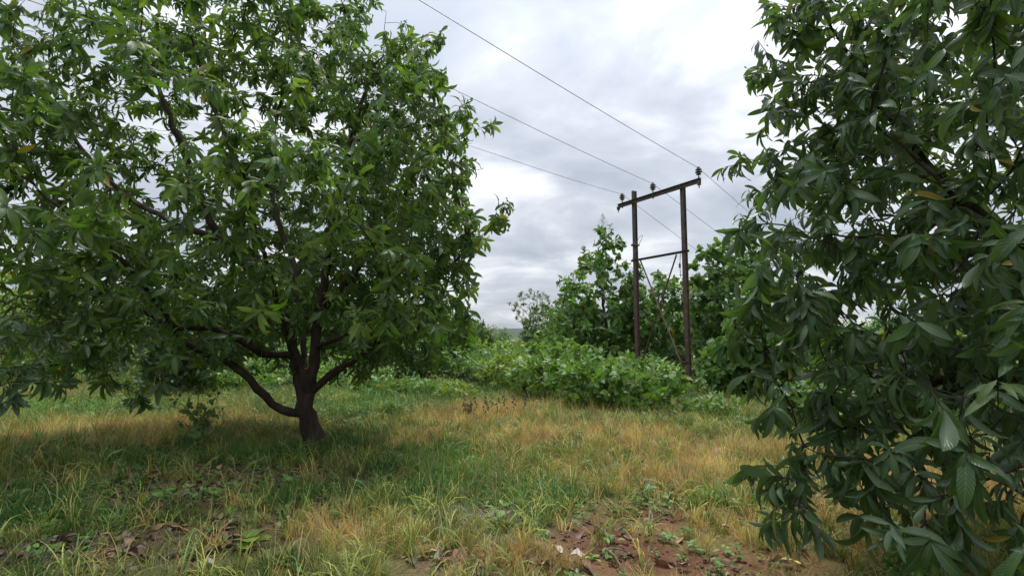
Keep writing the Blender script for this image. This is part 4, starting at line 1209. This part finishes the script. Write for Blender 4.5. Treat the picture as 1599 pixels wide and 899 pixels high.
# individual fallen leaves
def fallen(px, py, L, W, rot, cols, label, name="fallen_leaf", k=0):
    g = gnd(px, py)
    V = ts_dead['V'][k] * np.array([W, L, L]); V = V - V.mean(0)
    C = np.zeros((len(V), 4)); C[:, 0] = .5; C[:, 1:3] = ts_dead['C'][k]
    me = mesh_from(name, V, ts_dead['F'], plain_material(label[:20], *cols, scale=20, rough=.7), C)
    o = link(name, me); o.location = (g[0], g[1], g[2] + .05); o.rotation_euler = (.12, .1, rot)
    tag(o, label, "leaf", "single fallen leaves")
fallen(278, 834, .23, .075, 1.5, ((.17, .075, .026), (.27, .13, .05)), "large curled orange-brown dead leaf lying left of the lobed weed", k=0)
fallen(1236, 886, .13, .06, .9, ((.46, .34, .06), (.56, .43, .12)), "yellow fallen leaf near the bottom right of the soil", k=1)
fallen(1131, 831, .10, .05, 1.2, ((.32, .20, .11), (.42, .28, .17)), "tan fallen leaf on the soil below the right mango", k=2)
fallen(1068, 891, .10, .06, 2.0, ((.30, .25, .18), (.42, .36, .28)), "pale cream leaf at the bottom edge of the bare soil", k=3)
fallen(871, 868, .15, .07, .3, ((.30, .25, .22), (.42, .37, .33)), "upright grey dead leaf left of the bare soil", k=4)
fallen(902, 876, .14, .07, 1.8, ((.32, .28, .25), (.45, .40, .36)), "grey dead leaf touching the left side of bare soil", k=5)
fallen(850, 890, .15, .06, 2.5, ((.28, .23, .21), (.40, .35, .33)), "grey dead leaf at the bottom edge of the dry grass", k=3)
fallen(325, 886, .12, .06, 1.0, ((.24, .22, .21), (.34, .32, .31)), "pale grey dead leaf near the bottom left edge", k=1)
fallen(868, 806, .10, .05, 1.4, ((.30, .30, .28), (.42, .42, .40)), "small pale grey leaf in the green tuft left of soil", k=2)
# twigs on the soil
def twig(x0, y0, x1, y1, r, label):
    a, b = gnd(x0, y0), gnd(x1, y1)
    a[2] += .03; b[2] += .03
    mid_ = (a + b) / 2 + np.array([.012, .01, .012])
    tb = Tubes(); org = a.copy(); org[2] -= .03
    tb.tube([a - org, (a + mid_) / 2 - org + np.array([-.006, 0, .004]), mid_ - org, (b + mid_) / 2 - org, b - org], [r, r * .95, r * .85, r * .7, r * .5], 6)
    tb.tube([mid_ - org, mid_ - org + np.array([.05, .02, .02])], [r * .5, r * .25], 5)
    o = link("twig", tb.mesh("twig", M_TWIG, True)); o.location = tuple(org)
    tag(o, label, "twig", "twigs on the bare soil")
M_TWIG = plain_material("dry_twig", (.085, .055, .042), (.19, .135, .11), 30)
twig(930, 826, 955, 850, .010, "short thick twig lying at the upper left of bare soil")
twig(945, 862, 972, 895, .009, "twig lying aslant on bare soil at the bottom edge")
twig(938, 866, 975, 865, .008, "twig lying level across the bare soil")
twig(1014, 798, 1020, 824, .007, "thin grey twig lying upright in view among herbs on the soil")

# weeds one can pick out
def weed(px, py, label, n=6, L=.14, W=.5, h=.18, seed=0, mat=M_WEED, name="weed", group="broad-leaved weeds in the grass"):
    rng = np.random.default_rng(seed)
    g = gnd(px, py)
    root = empty(name, g, label, "plant", group)
    tb = Tubes()
    lv = Leaves()
    tops = []
    for k in range(max(1, n // 5)):
        e_ = np.array([rng.normal(0, .05), rng.normal(0, .05), h * rng.uniform(.7, 1.1)])
        tb.tube([(0, 0, -.02), e_ * .5 + rng.normal(0, .008, 3), e_], [.005, .004, .003], 5); tops.append(e_)
    for k in range(n):
        e_ = tops[k % len(tops)]; s = .35 + .65 * (k / n)
        az = k * 2.4 + rng.normal(0, .3); el = rng.uniform(.05, .6)
        d = np.array([math.cos(az) * math.cos(el), math.sin(az) * math.cos(el), math.sin(el)])
        l_ = L * rng.uniform(.65, 1.15)
        b = e_ * s
        lv.add(g + b, d, np.array([0, 0, 1.0]) + rng.normal(0, .2, 3), l_, l_ * W * rng.uniform(.85, 1.2), .3 * rng.random())
    link("stem", tb.mesh("stem", M_STEM, True), root)
    build_foliage(root, lv, TS_WEED, mat, rng, 60, 4.0)
weed(337, 790, "bright green star-leaved weed in the leaf litter", 11, .15, .42, .20, 301)
weed(386, 858, "broad pale-green lobed weed at the lower left", 7, .17, .85, .10, 302, M_YELLOW)
weed(262, 795, "weed left of the star-leaved one in leaf litter", 9, .12, .45, .19, 303)
weed(372, 770, "small green weed above and right of the star-leaved one", 8, .10, .4, .14, 304)
weed(450, 768, "feathery green weed in the grass below the mango trunk", 18, .12, .3, .2, 305)
weed(190, 715, "dark green creeping weed in the shade at left", 14, .12, .5, .1, 306, M_SHRUB)
weed(18, 800, "grassy weed at the left edge of the foreground", 9, .14, .3, .2, 307)
weed(1040, 850, "green weed growing in the middle of the bare soil", 12, .07, .45, .07, 308)
weed(1095, 865, "small weed on the bare soil near the bottom edge", 9, .06, .5, .06, 309)
weed(1010, 775, "green weed at the top edge of the bare soil", 12, .09, .35, .1, 310)
weed(1150, 800, "weed right of the bare soil in the dry grass", 10, .09, .4, .12, 311)
weed(1215, 800, "weed below the hanging tip of the right mango", 9, .1, .4, .12, 312)
weed(915, 735, "round dark-leaved weed at the edge of the green patch", 12, .1, .6, .12, 313, M_SHRUB)
weed(905, 690, "blue-green weed left of the long-bladed clump", 14, .13, .25, .22, 314)
weed(650, 800, "pale weed in the yellow foreground grass", 8, .1, .45, .12, 315)
weed(800, 830, "green weed growing out of the grey dead stems", 9, .09, .45, .1, 316)
weed(1070, 878, "tiny pale weed beside the cream leaf", 7, .05, .5, .05, 317)
# long-bladed grass clumps and dry stalks
def clump(px, py, n, h, w, seed, tint, label, name="grass_clump"):
    g = gnd(px, py)
    me = tuft(n, h, w, .45, 1.2, .09, seed, 6)
    me.materials.clear()
    me.materials.append(plain_material(label[:18], tuple(v * .7 for v in tint), tuple(v * 1.3 for v in tint), 25, .55))
    o = link(name, me); o.location = tuple(g)
    tag(o, label, "grass clump", "grass clumps standing out of the field")
clump(955, 690, 46, .40, .011, 401, (.12, .19, .075), "long-bladed blue-green grass clump in the middle of the field")
clump(985, 662, 34, .34, .010, 402, (.13, .20, .06), "grass clump in front of the power pole shrub")
clump(575, 620, 34, .5, .014, 403, (.12, .20, .06), "tall grass clump at the back edge right of the mango trunk")
clump(1385, 870, 40, .3, .009, 404, (.13, .19, .07), "grass clump under the right mango at the bottom")
clump(845, 775, 60, .26, .006, 405, (.11, .21, .05), "soft bright green grass clump left of the bare soil")
clump(655, 735, 50, .3, .007, 406, (.11, .19, .05), "soft green grass clump in the centre of the field")
def stalks(px, py, n, h, seed, label):
    rng = np.random.default_rng(seed); g = gnd(px, py)
    root = empty("dry_stalk_plant", g, label, "plant", "dry standing stalks")
    for k in range(n):
        q = np.array([rng.normal(0, .22), rng.normal(0, .15), 0]); hh = h * rng.uniform(.6, 1.1)
        e_ = q + np.array([rng.normal(0, .05), rng.normal(0, .05), hh])
        tb = Tubes(); tb.tube([q - up * .03, (q + e_) / 2 + rng.normal(0, .01, 3), e_], [.004, .0035, .003], 4)
        st = link("stalk", tb.mesh("stalk", M_TWIG, True), root)
        tb = Tubes()
        for j in range(5):
            b = q + (e_ - q) * (1 - j * .13); a = rng.random() * 6.28
            dv = np.array([math.cos(a) * .05, math.sin(a) * .05, -.05])
            tb.tube([b, b + dv * .6, b + dv * 1.2], [.004, .017, .003], 5)
        link("seed_head", tb.mesh("seed_head", M_SEED, True), st)
M_SEED = plain_material("dark_seed_pods", (.045, .030, .020), (.10, .07, .045), 20)
stalks(745, 655, 8, .5, 501, "dark dry seed stalks standing in the tan grass mid-field")
stalks(790, 650, 5, .42, 502, "smaller dry seed stalks right of the dark seed stalks")
